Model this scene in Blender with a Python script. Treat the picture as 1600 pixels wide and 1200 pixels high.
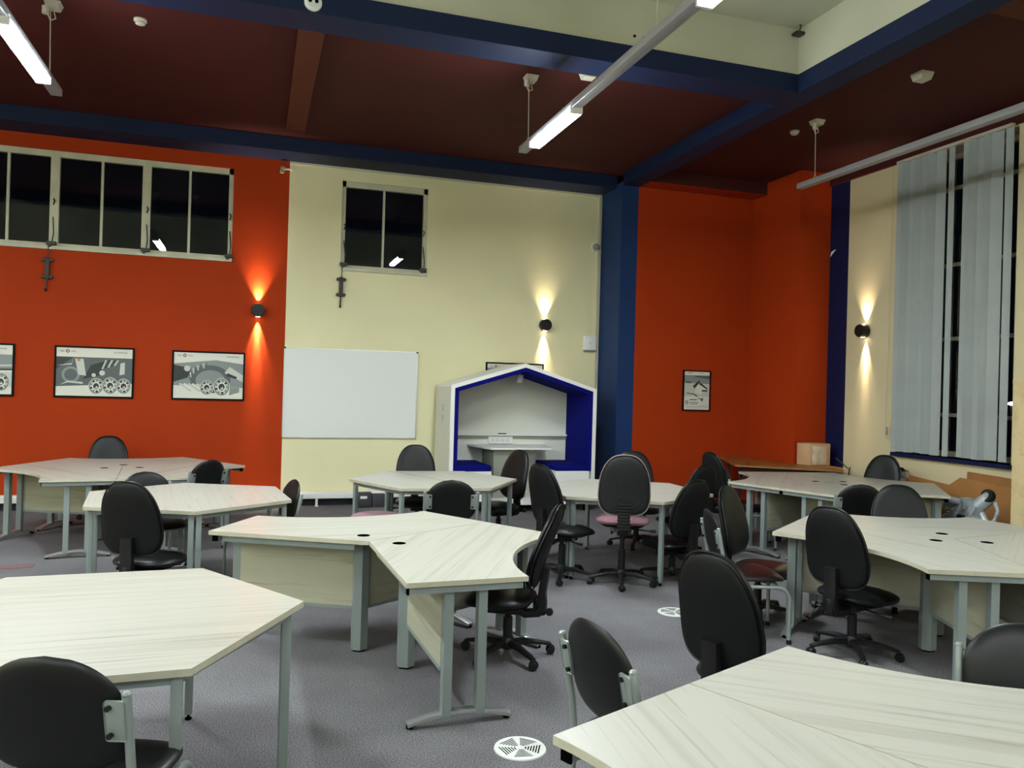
import bpy, bmesh, math, random
from mathutils import Vector, Matrix

for o in list(bpy.data.objects):
    bpy.data.objects.remove(o)
SC = bpy.context.scene
COL = SC.collection
R = math.radians
PI = math.pi

# ------------------------------------------------------------------ camera
CAM_H = 1.68
F_PX = 1249.04
YAW, PITCH, ROLL = 0.3113349, 0.0035114, 0.02809621
cam_data = bpy.data.cameras.new('camera')
cam_data.sensor_width = 36.0
cam_data.sensor_fit = 'HORIZONTAL'
cam_data.lens = F_PX / 1600 * 36.0
cam_data.clip_start = 0.05
cam = bpy.data.objects.new('camera', cam_data)
COL.objects.link(cam)
fw = Vector((math.sin(YAW) * math.cos(PITCH), math.cos(YAW) * math.cos(PITCH), math.sin(PITCH)))
rt = Vector((math.cos(YAW), -math.sin(YAW), 0))
up = rt.cross(fw)
r2 = rt * math.cos(ROLL) + up * math.sin(ROLL)
u2 = -rt * math.sin(ROLL) + up * math.cos(ROLL)
M = Matrix((r2, u2, -fw)).transposed().to_4x4()
M.translation = Vector((0, 0, CAM_H))
cam.matrix_world = M
SC.camera = cam

# ------------------------------------------------------------------ world, exposure
w = bpy.data.worlds.new('night')
SC.world = w
w.use_nodes = True
w.node_tree.nodes['Background'].inputs[0].default_value = (0.01, 0.013, 0.02, 1)
w.node_tree.nodes['Background'].inputs[1].default_value = 0.03
SC.view_settings.view_transform = 'Standard'
SC.view_settings.look = 'None'
SC.view_settings.gamma = 1
SC.view_settings.use_curve_mapping = False
SC.view_settings.exposure = 1.92

TUBE_STRENGTH = 88.0
TUBE_COLOR = (0.92, 1.0, 1.06)
SPOT_COLOR = (1.0, 0.78, 0.56)

# ------------------------------------------------------------------ materials
MATS = {}
def nodes(name):
    m = bpy.data.materials.new(name)
    m.use_nodes = True
    nt = m.node_tree
    return m, nt, nt.nodes['Principled BSDF']

def mat(name, col, rough=0.5, metal=0.0, spec=None, noise=None, bump=None, **kw):
    """plain painted / plastic / metal surface with a little procedural mottling"""
    if name in MATS:
        return MATS[name]
    m, nt, b = nodes(name)
    N, Lk = nt.nodes, nt.links
    b.inputs['Base Color'].default_value = (*col, 1)
    b.inputs['Roughness'].default_value = rough
    b.inputs['Metallic'].default_value = metal
    if spec is not None:
        b.inputs['Specular IOR Level'].default_value = spec
    if 'sheen' in kw:
        b.inputs['Sheen Weight'].default_value = kw['sheen']
    if 'coat' in kw:
        b.inputs['Coat Weight'].default_value = kw['coat']
    tc = N.new('ShaderNodeTexCoord')
    if noise:
        sc, amt = noise
        n = N.new('ShaderNodeTexNoise'); n.inputs['Scale'].default_value = sc
        n.inputs['Detail'].default_value = 4
        Lk.new(tc.outputs['Object'], n.inputs['Vector'])
        mr = N.new('ShaderNodeMapRange')
        mr.inputs['From Min'].default_value = 0.3; mr.inputs['From Max'].default_value = 0.7
        mr.inputs['To Min'].default_value = 1 - amt; mr.inputs['To Max'].default_value = 1 + amt
        Lk.new(n.outputs['Fac'], mr.inputs['Value'])
        mx = N.new('ShaderNodeVectorMath'); mx.operation = 'SCALE'
        mx.inputs[0].default_value = col
        Lk.new(mr.outputs['Result'], mx.inputs['Scale'])
        Lk.new(mx.outputs['Vector'], b.inputs['Base Color'])
    if bump:
        sc, st = bump
        n2 = N.new('ShaderNodeTexNoise'); n2.inputs['Scale'].default_value = sc
        n2.inputs['Detail'].default_value = 3
        Lk.new(tc.outputs['Object'], n2.inputs['Vector'])
        bp = N.new('ShaderNodeBump'); bp.inputs['Strength'].default_value = st
        bp.inputs['Distance'].default_value = 0.002
        Lk.new(n2.outputs['Fac'], bp.inputs['Height'])
        Lk.new(bp.outputs['Normal'], b.inputs['Normal'])
    MATS[name] = m
    return m

def emit(name, col, strength):
    m, nt, b = nodes(name)
    b.inputs['Base Color'].default_value = (*col, 1)
    b.inputs['Emission Color'].default_value = (*col, 1)
    b.inputs['Emission Strength'].default_value = strength
    MATS[name] = m
    return m

def wood(name, base, streak, dark, sx=0.7, sy=11.0, rough=0.35, contrast=1.0):
    """straight wood grain along the object's own X axis"""
    m, nt, b = nodes(name)
    N, Lk = nt.nodes, nt.links
    tc = N.new('ShaderNodeTexCoord')
    oi = N.new('ShaderNodeObjectInfo')
    add = N.new('ShaderNodeVectorMath'); add.operation = 'ADD'
    Lk.new(tc.outputs['Object'], add.inputs[0])
    Lk.new(oi.outputs['Location'], add.inputs[1])
    mp = N.new('ShaderNodeMapping')
    mp.inputs['Scale'].default_value = (sx, sy, sy)
    Lk.new(add.outputs['Vector'], mp.inputs['Vector'])
    n1 = N.new('ShaderNodeTexNoise'); n1.inputs['Scale'].default_value = 1.0
    n1.inputs['Detail'].default_value = 5; n1.inputs['Distortion'].default_value = 0.4
    Lk.new(mp.outputs['Vector'], n1.inputs['Vector'])
    r1 = N.new('ShaderNodeValToRGB')
    e = r1.color_ramp.elements
    e[0].position = 0.34; e[0].color = (*streak, 1)
    e[1].position = 0.50; e[1].color = (*base, 1)
    Lk.new(n1.outputs['Fac'], r1.inputs['Fac'])
    mp2 = N.new('ShaderNodeMapping')
    mp2.inputs['Scale'].default_value = (sx * 1.6, sy * 2.6, sy * 2.6)
    mp2.inputs['Location'].default_value = (3.1, 7.7, 1.3)
    Lk.new(add.outputs['Vector'], mp2.inputs['Vector'])
    n2 = N.new('ShaderNodeTexNoise'); n2.inputs['Scale'].default_value = 1.0
    n2.inputs['Detail'].default_value = 7; n2.inputs['Roughness'].default_value = 0.65
    n2.inputs['Distortion'].default_value = 0.8
    Lk.new(mp2.outputs['Vector'], n2.inputs['Vector'])
    r2_ = N.new('ShaderNodeValToRGB')
    e = r2_.color_ramp.elements
    e[0].position = 0.33; e[0].color = (*dark, 1)
    e[1].position = 0.43; e[1].color = (1, 1, 1, 1)
    Lk.new(n2.outputs['Fac'], r2_.inputs['Fac'])
    mx = N.new('ShaderNodeMix'); mx.data_type = 'RGBA'; mx.blend_type = 'MULTIPLY'
    mx.inputs[0].default_value = contrast
    Lk.new(r1.outputs['Color'], mx.inputs[6]); Lk.new(r2_.outputs['Color'], mx.inputs[7])
    Lk.new(mx.outputs[2], b.inputs['Base Color'])
    b.inputs['Roughness'].default_value = rough
    MATS[name] = m
    return m

def carpet():
    m, nt, b = nodes('carpet')
    N, Lk = nt.nodes, nt.links
    tc = N.new('ShaderNodeTexCoord')
    n1 = N.new('ShaderNodeTexNoise'); n1.inputs['Scale'].default_value = 150
    n1.inputs['Detail'].default_value = 2
    Lk.new(tc.outputs['Object'], n1.inputs['Vector'])
    r1 = N.new('ShaderNodeValToRGB'); e = r1.color_ramp.elements
    e[0].position = 0.35; e[0].color = (0.075, 0.073, 0.076, 1)
    e[1].position = 0.68; e[1].color = (0.25, 0.247, 0.25, 1)
    Lk.new(n1.outputs['Fac'], r1.inputs['Fac'])
    n2 = N.new('ShaderNodeTexNoise'); n2.inputs['Scale'].default_value = 1.4
    n2.inputs['Detail'].default_value = 5
    Lk.new(tc.outputs['Object'], n2.inputs['Vector'])
    r3 = N.new('ShaderNodeValToRGB'); e = r3.color_ramp.elements
    e[0].position = 0.36; e[0].color = (0.80, 0.76, 0.78, 1)
    e[1].position = 0.62; e[1].color = (1, 1, 1, 1)
    Lk.new(n2.outputs['Fac'], r3.inputs['Fac'])
    mx = N.new('ShaderNodeMix'); mx.data_type = 'RGBA'; mx.blend_type = 'MULTIPLY'
    mx.inputs[0].default_value = 1
    Lk.new(r1.outputs['Color'], mx.inputs[6]); Lk.new(r3.outputs['Color'], mx.inputs[7])
    Lk.new(mx.outputs[2], b.inputs['Base Color'])
    b.inputs['Roughness'].default_value = 0.95
    b.inputs['Specular IOR Level'].default_value = 0.1
    bp = N.new('ShaderNodeBump'); bp.inputs['Strength'].default_value = 0.5
    bp.inputs['Distance'].default_value = 0.004
    Lk.new(n1.outputs['Fac'], bp.inputs['Height']); Lk.new(bp.outputs['Normal'], b.inputs['Normal'])
    MATS['carpet'] = m
    return m

def glass():
    m, nt, b = nodes('window_glass')
    b.inputs['Base Color'].default_value = (0.75, 0.8, 0.8, 1)
    b.inputs['Roughness'].default_value = 0.0
    b.inputs['Transmission Weight'].default_value = 1.0
    b.inputs['IOR'].default_value = 1.33
    MATS['glass'] = m
    return m

ORANGE = mat('orange_paint', (0.36, 0.035, 0.004), 0.7, spec=0.12, noise=(0.8, 0.05), bump=(40, 0.15))
CREAM = mat('cream_paint', (0.72, 0.68, 0.42), 0.7, noise=(0.9, 0.04), bump=(40, 0.15))
CREAM_R = mat('cream_paint_right', (0.60, 0.525, 0.32), 0.7, noise=(1.2, 0.05), bump=(40, 0.15))  # darker cream for the right wall
VOIDP = mat('old_white_paint', (0.44, 0.44, 0.32), 0.8, noise=(1.0, 0.06))
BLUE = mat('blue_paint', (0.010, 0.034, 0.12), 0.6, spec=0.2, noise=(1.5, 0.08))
BLUE_SHADED = mat('blue_paint_shaded', (0.006, 0.013, 0.042), 0.6, spec=0.2, noise=(1.5, 0.08))  # column's blue darkened, the dimmer light up at the beams put into the colour
NAVY = mat('navy_paint', (0.005, 0.009, 0.05), 0.6, spec=0.2, noise=(1.5, 0.08))
MAROON = mat('maroon_paint', (0.060, 0.0125, 0.0105), 0.7, spec=0.15, noise=(0.7, 0.08))
BLACKBASE = mat('black_skirting', (0.01, 0.01, 0.012), 0.6)
CARPET = carpet()
GLASS = glass()
ASH = wood('white_ash', (0.41, 0.405, 0.34), (0.35, 0.34, 0.28), (0.66, 0.64, 0.60), sx=0.45, sy=15)
ASHP = wood('ash_panel', (0.38, 0.37, 0.265), (0.30, 0.30, 0.21), (0.7, 0.7, 0.62), sx=0.6, sy=9)
ASHEDGE = mat('ash_edging', (0.42, 0.40, 0.30), 0.5, noise=(12, 0.08))
BEECH = wood('beech', (0.27, 0.115, 0.028), (0.20, 0.08, 0.018), (0.75, 0.7, 0.6), sx=0.8, sy=14, rough=0.4)
PALEBEECH = wood('pale_beech', (0.62, 0.50, 0.27), (0.54, 0.42, 0.21), (0.85, 0.82, 0.75), sx=6, sy=6, rough=0.5)
HARDBOARD = mat('hardboard', (0.36, 0.165, 0.045), 0.6, noise=(3, 0.12))
CARDBOARD = mat('cardboard', (0.52, 0.33, 0.17), 0.8, noise=(6, 0.08))
STEEL = mat('grey_powder_coat', (0.205, 0.24, 0.23), 0.38, noise=(5, 0.04))
STEELD = mat('dark_grey_post', (0.10, 0.13, 0.15), 0.35)
SILVER = mat('silver_foot', (0.45, 0.47, 0.46), 0.3, metal=0.7)
TUBEM = mat('silver_tube', (0.27, 0.31, 0.29), 0.33, metal=0.35)
VINYL = mat('black_vinyl', (0.0055, 0.006, 0.006), 0.36, spec=0.3, bump=(220, 0.10), noise=(4, 0.1))
VINYLG = mat('worn_green_black_vinyl', (0.0075, 0.0085, 0.0075), 0.38, spec=0.22, bump=(220, 0.10), noise=(4, 0.15))
VINYLR = mat('black_vinyl_with_worn_red', (0.011, 0.0055, 0.0058), 0.30, bump=(220, 0.10), noise=(3, 0.4))
SHELL = mat('black_plastic_shell', (0.0055, 0.006, 0.006), 0.6, spec=0.2, bump=(150, 0.12))
PLASTIC = mat('black_plastic', (0.006, 0.006, 0.006), 0.42, spec=0.35)
MAUVE = mat('mauve_fabric', (0.25, 0.115, 0.14), 0.9, noise=(9, 0.18), sheen=0.2)
WHITE = mat('white_laminate', (0.78, 0.78, 0.74), 0.4)
PODSIDE = mat('pod_side_laminate', (0.62, 0.62, 0.54), 0.5)
PODBACK = mat('pod_back_panel', (0.72, 0.73, 0.63), 0.5)
PODGREEN = mat('pod_grey_panel', (0.26, 0.28, 0.22), 0.5)
PODBLUE = mat('royal_blue_fabric', (0.003, 0.0045, 0.14), 0.9, spec=0.1, bump=(300, 0.2))
BOARD = mat('whiteboard_enamel', (0.70, 0.73, 0.70), 0.22)
ALU = mat('aluminium', (0.6, 0.62, 0.6), 0.35, metal=0.8)
HEAT = mat('heater_enamel', (0.72, 0.71, 0.66), 0.45)
CREAMPL = mat('cream_plastic', (0.50, 0.47, 0.36), 0.45)
WINFR = mat('cream_window_paint', (0.50, 0.49, 0.35), 0.5, noise=(6, 0.1))
FRAMEB = mat('black_frame', (0.003, 0.0025, 0.0025), 0.5, spec=0.1)
DARKMETAL = mat('dark_iron', (0.02, 0.016, 0.012), 0.5)
RAILM = mat('light_rail_grey', (0.30, 0.30, 0.31), 0.5)
BLINDF = mat('blind_fabric', (0.33, 0.365, 0.35), 0.85, noise=(3, 0.05))
BLACK = mat('matt_black', (0.002, 0.002, 0.002), 0.9, spec=0.0)
DGREY = mat('dark_grey_box', (0.035, 0.033, 0.04), 0.6)
PAPER = mat('poster_paper', (0.66, 0.66, 0.58), 0.3)
G1 = mat('print_dark', (0.022, 0.027, 0.027), 0.3)
G2 = mat('print_slate', (0.085, 0.105, 0.11), 0.3)
G3 = mat('print_mid', (0.21, 0.245, 0.24), 0.3)
G4 = mat('print_light', (0.50, 0.53, 0.48), 0.3)
PRED = mat('print_red', (0.25, 0.02, 0.02), 0.3)
PORANGE = mat('print_orange', (0.6, 0.18, 0.06), 0.3)
PINK = mat('print_grey_ink', (0.11, 0.12, 0.105), 0.3)
CASTM = mat('cast_aluminium', (0.42, 0.46, 0.48), 0.42, metal=0.45, noise=(14, 0.25), bump=(40, 0.4))
VENT = mat('vent_plastic', (0.60, 0.62, 0.57), 0.5)
TUBE = emit('lit_diffuser', TUBE_COLOR, TUBE_STRENGTH)
TUBESIDE = emit('lit_diffuser_side', TUBE_COLOR, TUBE_STRENGTH * 0.34)
SCONCE_IN = emit('sconce_lamp', (1.0, 0.85, 0.65), 6)
LAMPOUT = emit('street_lamp_glow', (0.9, 0.95, 1.0), 14)

# ------------------------------------------------------------------ mesh helpers
class MB:
    def __init__(self, *mats):
        self.bm = bmesh.new(); self.mats = list(mats); self.xf = Matrix.Identity(4)
    def mi(self, m):
        if m is None: return 0
        if m not in self.mats: self.mats.append(m)
        return self.mats.index(m)
    def _fin(self, vs, m):
        i = self.mi(m)
        fs = set()
        for v in vs:
            for f in v.link_faces: fs.add(f)
        for f in fs:
            f.material_index = i
        return vs
    def box(self, lo, hi, m=None, b=0.0, rot=None, pivot=None):
        lo, hi = Vector(lo), Vector(hi)
        c = (lo + hi) / 2; s = hi - lo
        r = bmesh.ops.create_cube(self.bm, size=1.0)
        vs = r['verts']
        for v in vs:
            v.co = Vector((v.co.x * s.x, v.co.y * s.y, v.co.z * s.z))
        if b > 0:
            es = list({e for v in vs for e in v.link_edges})
            rr = bmesh.ops.bevel(self.bm, geom=es, offset=b, segments=2, affect='EDGES', profile=0.5)
            vs = list({v for f in rr['faces'] for v in f.verts} | {v for v in vs if v.is_valid})
        for v in vs:
            if rot is not None:
                v.co = rot @ v.co
            v.co = self.xf @ (v.co + c)
        return self._fin(vs, m)
    def cbox(self, c, s, m=None, b=0.0, rot=None):
        c, s = Vector(c), Vector(s)
        return self.box(c - s / 2, c + s / 2, m, b, rot)
    def cyl(self, p0, p1, r, m=None, seg=16, r1=None):
        p0, p1 = Vector(p0), Vector(p1)
        d = p1 - p0
        rr = bmesh.ops.create_cone(self.bm, cap_ends=True, segments=seg, radius1=r, radius2=r if r1 is None else r1, depth=d.length)
        q = d.to_track_quat('Z', 'Y')
        for v in rr['verts']:
            v.co = self.xf @ (q @ v.co + (p0 + p1) / 2)
        return self._fin(rr['verts'], m)
    def prism(self, poly, z0, z1, m=None, side=None, b=0.0):
        """polygon in XY extruded in Z; side = material of the edge band"""
        bot = [self.bm.verts.new(self.xf @ Vector((x, y, z0))) for x, y in poly]
        top = [self.bm.verts.new(self.xf @ Vector((x, y, z1))) for x, y in poly]
        i = self.mi(m); j = self.mi(side if side else m)
        f = self.bm.faces.new(top); f.material_index = i
        f = self.bm.faces.new(list(reversed(bot))); f.material_index = i
        n = len(poly)
        for k in range(n):
            f = self.bm.faces.new((bot[k], bot[(k + 1) % n], top[(k + 1) % n], top[k])); f.material_index = j
        return bot + top
    def tube(self, pts, r, m=None, seg=10, flat=None):
        """swept round (or flat=(w,h) rectangular-ish) tube through pts"""
        pts = [Vector(p) for p in pts]
        rings = []
        prevn = None
        for k, p in enumerate(pts):
            if k == 0: t = pts[1] - p
            elif k == len(pts) - 1: t = p - pts[k - 1]
            else: t = (pts[k + 1] - p).normalized() + (p - pts[k - 1]).normalized()
            t.normalize()
            if prevn is None:
                a = Vector((0, 0, 1)) if abs(t.z) < 0.9 else Vector((1, 0, 0))
                n = t.cross(a).normalized()
            else:
                n = (prevn - t * prevn.dot(t)).normalized()
            prevn = n
            bn = t.cross(n)
            ring = []
            for s in range(seg):
                a = 2 * PI * s / seg
                if flat:
                    ca, sa = math.cos(a), math.sin(a)
                    q = 0.35
                    x = math.copysign(abs(ca) ** q, ca) * flat[0] / 2
                    y = math.copysign(abs(sa) ** q, sa) * flat[1] / 2
                    off = n * x + bn * y
                else:
                    off = (n * math.cos(a) + bn * math.sin(a)) * r
                ring.append(self.bm.verts.new(self.xf @ (p + off)))
            rings.append(ring)
        i = self.mi(m)
        for a, b_ in zip(rings, rings[1:]):
            for s in range(seg):
                f = self.bm.faces.new((a[s], a[(s + 1) % seg], b_[(s + 1) % seg], b_[s])); f.material_index = i
        f = self.bm.faces.new(list(reversed(rings[0]))); f.material_index = i
        f = self.bm.faces.new(rings[-1]); f.material_index = i
    def lathe(self, prof, c=(0, 0, 0), m=None, seg=24, axis=None):
        """prof: list of (r,z) revolved about Z (or axis) at c"""
        q = Vector(axis).to_track_quat('Z', 'Y') if axis is not None else None
        rings = []
        for r_, z in prof:
            ring = []
            for s in range(seg):
                a = 2 * PI * s / seg
                v = Vector((r_ * math.cos(a), r_ * math.sin(a), z))
                if q: v = q @ v
                ring.append(self.bm.verts.new(self.xf @ (v + Vector(c))))
            rings.append(ring)
        i = self.mi(m)
        for a, b_ in zip(rings, rings[1:]):
            for s in range(seg):
                f = self.bm.faces.new((a[s], a[(s + 1) % seg], b_[(s + 1) % seg], b_[s])); f.material_index = i
        f = self.bm.faces.new(list(reversed(rings[0]))); f.material_index = i
        f = self.bm.faces.new(rings[-1]); f.material_index = i
    def pad(self, outline, T, place, m=None, n=40, M_=7, front=1.0, back=1.0, crown=0.0):
        """cushion: outline(theta)->(u,v); place(u,v,w)->Vector; T thickness; rounded rim"""
        def layer(sgn, amt):
            rings = []
            for k in range(1, M_ + 1):
                t = math.sin(k / M_ * PI / 2)
                ww = (1 - t ** 5) ** 0.5 if t < 1 else 0.0
                ring = []
                for s in range(n):
                    u, v = outline(2 * PI * s / n)
                    ring.append(self.bm.verts.new(self.xf @ place(u * t, v * t, sgn * amt * T * (ww * (1 - crown) + crown * (1 - t * t)))))
                rings.append(ring)
            return rings
        i = self.mi(m)
        F_ = layer(1, front); B_ = layer(-1, back)
        u0, v0 = 0, 0
        cf = self.bm.verts.new(self.xf @ place(0, 0, front * T))
        cb = self.bm.verts.new(self.xf @ place(0, 0, -back * T))
        for s in range(n):
            s2 = (s + 1) % n
            f = self.bm.faces.new((cf, F_[0][s], F_[0][s2])); f.material_index = i
            f = self.bm.faces.new((cb, B_[0][s2], B_[0][s])); f.material_index = i
            for a, b_ in zip(F_, F_[1:]):
                f = self.bm.faces.new((a[s], b_[s], b_[s2], a[s2])); f.material_index = i
            for a, b_ in zip(B_, B_[1:]):
                f = self.bm.faces.new((a[s2], b_[s2], b_[s], a[s])); f.material_index = i
        bmesh.ops.remove_doubles(self.bm, verts=F_[-1] + B_[-1], dist=1e-5)
    def quad(self, pts, m=None):
        f = self.bm.faces.new([self.bm.verts.new(self.xf @ Vector(p)) for p in pts]); f.material_index = self.mi(m)
    def mesh(self, name, smooth=35):
        bmesh.ops.recalc_face_normals(self.bm, faces=self.bm.faces[:])
        me = bpy.data.meshes.new(name)
        self.bm.to_mesh(me); self.bm.free()
        for m in self.mats: me.materials.append(m)
        if smooth:
            me.polygons.foreach_set('use_smooth', [True] * len(me.polygons))
            me.set_sharp_from_angle(angle=R(smooth))
        return me
    def build(self, name, parent=None, smooth=35, loc=None):
        me = self.mesh(name, smooth)
        o = bpy.data.objects.new(name, me)
        COL.objects.link(o)
        if parent: o.parent = parent
        if loc is not None: o.location = loc
        return o

def tag(o, label, cat, group=None, kind=None):
    o['label'] = label; o['category'] = cat
    if group: o['group'] = group
    if kind: o['kind'] = kind
    return o
def thing(name, label, cat, loc=(0, 0, 0), rz=0.0, group=None):
    o = bpy.data.objects.new(name, None)
    COL.objects.link(o)
    o.empty_display_size = 0.1
    o.location = loc; o.rotation_euler = (0, 0, rz)
    return tag(o, label, cat, group)
def struct(mb, name, label=None, smooth=0):
    o = mb.build(name, smooth=smooth)
    o['kind'] = 'structure'
    if label: o['label'] = label
    return o
def text_mesh(s, size, m):
    cu = bpy.data.curves.new('lettering', 'FONT')
    cu.body = s; cu.size = size; cu.extrude = 0.0003; cu.align_x = 'LEFT'
    ob = bpy.data.objects.new('lettering_tmp', cu)
    COL.objects.link(ob)
    dg = bpy.context.evaluated_depsgraph_get()
    me = bpy.data.meshes.new_from_object(ob.evaluated_get(dg))
    bpy.data.objects.remove(ob)
    me.materials.clear(); me.materials.append(m)
    return me

# ------------------------------------------------------------------ room shell
D = 11.14          # back wall
XR = 7.65          # right wall
XL, YB = -6.8, -9.0
ZC = 4.80          # low ceiling
ZB = 4.62          # underside of the beams
ZV = 5.25          # ceiling of the raised bay
mb = MB(CARPET); mb.box((XL - .3, YB - .3, -0.1), (XR + .3, D + .3, 0)); struct(mb, 'floor', 'mottled grey mauve carpet')

def wall_with_holes(name, u0, u1, v0, v1, holes, put, cuts=(), matf=None, label=None):
    us = sorted({u0, u1, *[h[0] for h in holes], *[h[1] for h in holes], *cuts})
    vs = sorted({v0, v1, *[h[2] for h in holes], *[h[3] for h in holes]})
    mb = MB()
    for a, b_ in zip(us, us[1:]):
        for c, d in zip(vs, vs[1:]):
            um, vm = (a + b_) / 2, (c + d) / 2
            if any(h[0] < um < h[1] and h[2] < vm < h[3] for h in holes): continue
            lo, hi = put(a, b_, c, d)
            mb.box(lo, hi, matf(um, vm))
    return struct(mb, name, label)

W1 = (-3.05 - 1.04, -0.335, 3.245, 4.445)      # long window, orange part
W2 = (1.07, 2.265, 3.235, 4.44)                # window above the whiteboard
wall_with_holes('wall_back', XL - .2, XR + .2, 0, ZV + .1, [W1, W2],
                lambda a, b_, c, d: ((a, D, c), (b_, D + .28, d)), cuts=(0.37,),
                matf=lambda u, v: ORANGE if u < 0.37 else CREAM, label='back wall painted orange then cream')
WR = (6.44, 8.05, 1.0, 4.60)
wall_with_holes('wall_right', YB - .2, 9.34, 0, ZV + .1, [WR],
                lambda a, b_, c, d: ((XR, a, c), (XR + .35, b_, d)), cuts=(8.97,),
                matf=lambda u, v: NAVY if u > 8.97 else CREAM_R, label='cream right wall with a blue painted end')
mb = MB(ORANGE); mb.box((7.14, 9.34, 0), (XR + .35, 10.6, ZC)); struct(mb, 'wall_pilaster', 'orange projecting pier')
mb = MB(ORANGE); mb.box((5.205, 10.45, 0), (7.4, 10.8, ZC)); struct(mb, 'wall_alcove', 'orange wall right of the blue column')
mb = MB(CREAM); mb.box((XL - .3, YB - .3, 0), (XL, D + .3, ZV + .1)); struct(mb, 'wall_left')
mb = MB(CREAM); mb.box((XL - .3, YB - .3, 0), (XR + .3, YB, ZV + .1)); struct(mb, 'wall_rear')
# ceilings: low maroon ones around, raised bay over the camera
mb = MB(MAROON)
mb.box((XL - .2, 6.93, ZC), (5.1, D + .2, ZC + .12)); mb.box((5.1, YB - .2, ZC), (XR + .3, D + .2, ZC + .12))
struct(mb, 'ceiling', 'dark maroon low ceiling')
mb = MB(VOIDP)
mb.box((XL - .2, 6.60, ZC), (5.0, 6.93, ZV + .1)); mb.box((4.97, YB - .2, ZC), (5.3, 6.93, ZV + .1))
mb.box((XL - .2, YB - .2, ZV), (5.3, 6.93, ZV + .12))
struct(mb, 'ceiling_bay', 'raised off-white ceiling bay')
# beams
mb = MB(BLUE_SHADED); mb.box((XL, 6.58, ZB), (4.96, 6.93, ZC + .003)); struct(mb, 'ceiling_beam', 'blue beam in front of the raised bay')
mb = MB(BLUE_SHADED); mb.box((4.96, YB, ZB), (5.22, 10.45, ZC + .003)); struct(mb, 'ceiling_beam', 'blue beam running towards the column')
mb = MB(BLUE_SHADED); mb.box((XL, 10.645, ZB), (4.96, D, ZC)); struct(mb, 'ceiling_beam', 'blue beam along the back wall')
mb = MB(MAROON, ORANGE)
mb.box((5.22, 10.12, ZB + .004), (7.14, 10.45, ZC)); mb.box((5.22, 10.125, ZB), (7.14, 10.45, ZB + .004), ORANGE)
struct(mb, 'ceiling_beam', 'maroon beam over the alcove')
RIBM = mat('rib_paint', (0.10, 0.028, 0.014), 0.7, spec=0.15)
mb = MB(RIBM); mb.box((0.28, 6.93, 4.73), (0.50, 10.1, ZC)); struct(mb, 'ceiling_rib', 'narrow red-brown rib')['kind'] = 'structure'
mb = MB(RIBM); mb.box((5.22, 4.62, 4.73), (XR, 4.86, ZC)); struct(mb, 'ceiling_rib')
mb = MB(MAROON); mb.box((XR - .035, YB, ZB), (XR, 9.34, ZC)); struct(mb, 'trim_1', 'maroon band over the right wall')
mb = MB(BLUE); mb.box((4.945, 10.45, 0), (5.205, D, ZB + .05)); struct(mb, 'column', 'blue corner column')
mb = MB(CREAMPL); mb.box((4.885, D - .03, 0.2), (4.915, D, ZB)); struct(mb, 'trim_2', 'white conduit beside the column')
mb = MB(CREAMPL); mb.box((0.37, D - .012, ZB - .03), (4.94, D, ZB)); struct(mb, 'trim_3')
mb = MB(BLACKBASE); mb.box((XL, D - .02, 0), (4.94, D, 0.1)); struct(mb, 'baseboard_back')
mb = MB(BLACKBASE); mb.box((XR - .02, YB, 0), (XR, 9.34, 0.1)); struct(mb, 'baseboard_right')
mb = MB(NAVY); mb.box((XR - .06, 6.42, 0.955), (XR + .22, 8.07, 1.0)); struct(mb, 'trim_4', 'blue window sill')

# back windows
def window_back(name, x0, x1, z0, z1, thick, thin, label):
    y = D + .03
    f = 0.055
    mb = MB(WINFR)
    mb.box((x0, y, z0), (x1, y + .07, z0 + f)); mb.box((x0, y, z1 - f - .02), (x1, y + .07, z1))
    mb.box((x0, y, z0), (x0 + f, y + .07, z1)); mb.box((x1 - f, y, z0), (x1, y + .07, z1))
    mb.box((x0 - .005, D - .035, z0 - .03), (x1 + .005, y + .02, z0 + .012))
    for x in thick: mb.box((x - .05, y - .01, z0 + f), (x + .05, y + .06, z1 - f))
    for x in thin: mb.box((x - .015, y + .012, z0 + f), (x + .015, y + .055, z1 - f))
    root = mb.build(name, smooth=0); root['kind'] = 'structure'; root['label'] = label
    xs = [x0 + f] + list(thick) + [x1 - f]
    for a, b_ in zip(xs, xs[1:]):
        g = MB(GLASS); g.box((a + .01, y + .03, z0 + f - .01), (b_ - .01, y + .036, z1 - f + .01)); g.build('pane', root, smooth=0)
    return root
w1 = window_back('window_1', W1[0], W1[1], W1[2], W1[3], (-3.45, -2.42, -1.38), (-3.95, -2.93, -1.895, -.868), 'long dark window on the orange wall')
w2 = window_back('window_2', W2[0], W2[1], W2[2], W2[3], (), (1.65,), 'dark two light window above the whiteboard')
for root, xs in ((w1, (-.37, -1.37, -2.43)), (w2, (2.21, 1.11))):
    for x in xs:
        mb = MB(DARKMETAL)
        mb.tube([(x, D + .02, 3.85), (x + .015, D + .0, 3.82), (x, D + .02, 3.77)], .008)
        mb.build('latch', root)
        mb = MB(DARKMETAL)
        mb.tube([(x, D + .02, 3.62), (x + .02, D - .02, 3.42), (x + .01, D - .045, 3.30)], .007)
        mb.box((x - .05, D - .06, 3.27), (x + .05, D + .01, 3.31)); mb.box((x - .03, D - .07, 3.24), (x + .0, D - .0, 3.29))
        mb.build('stay', root)
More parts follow.
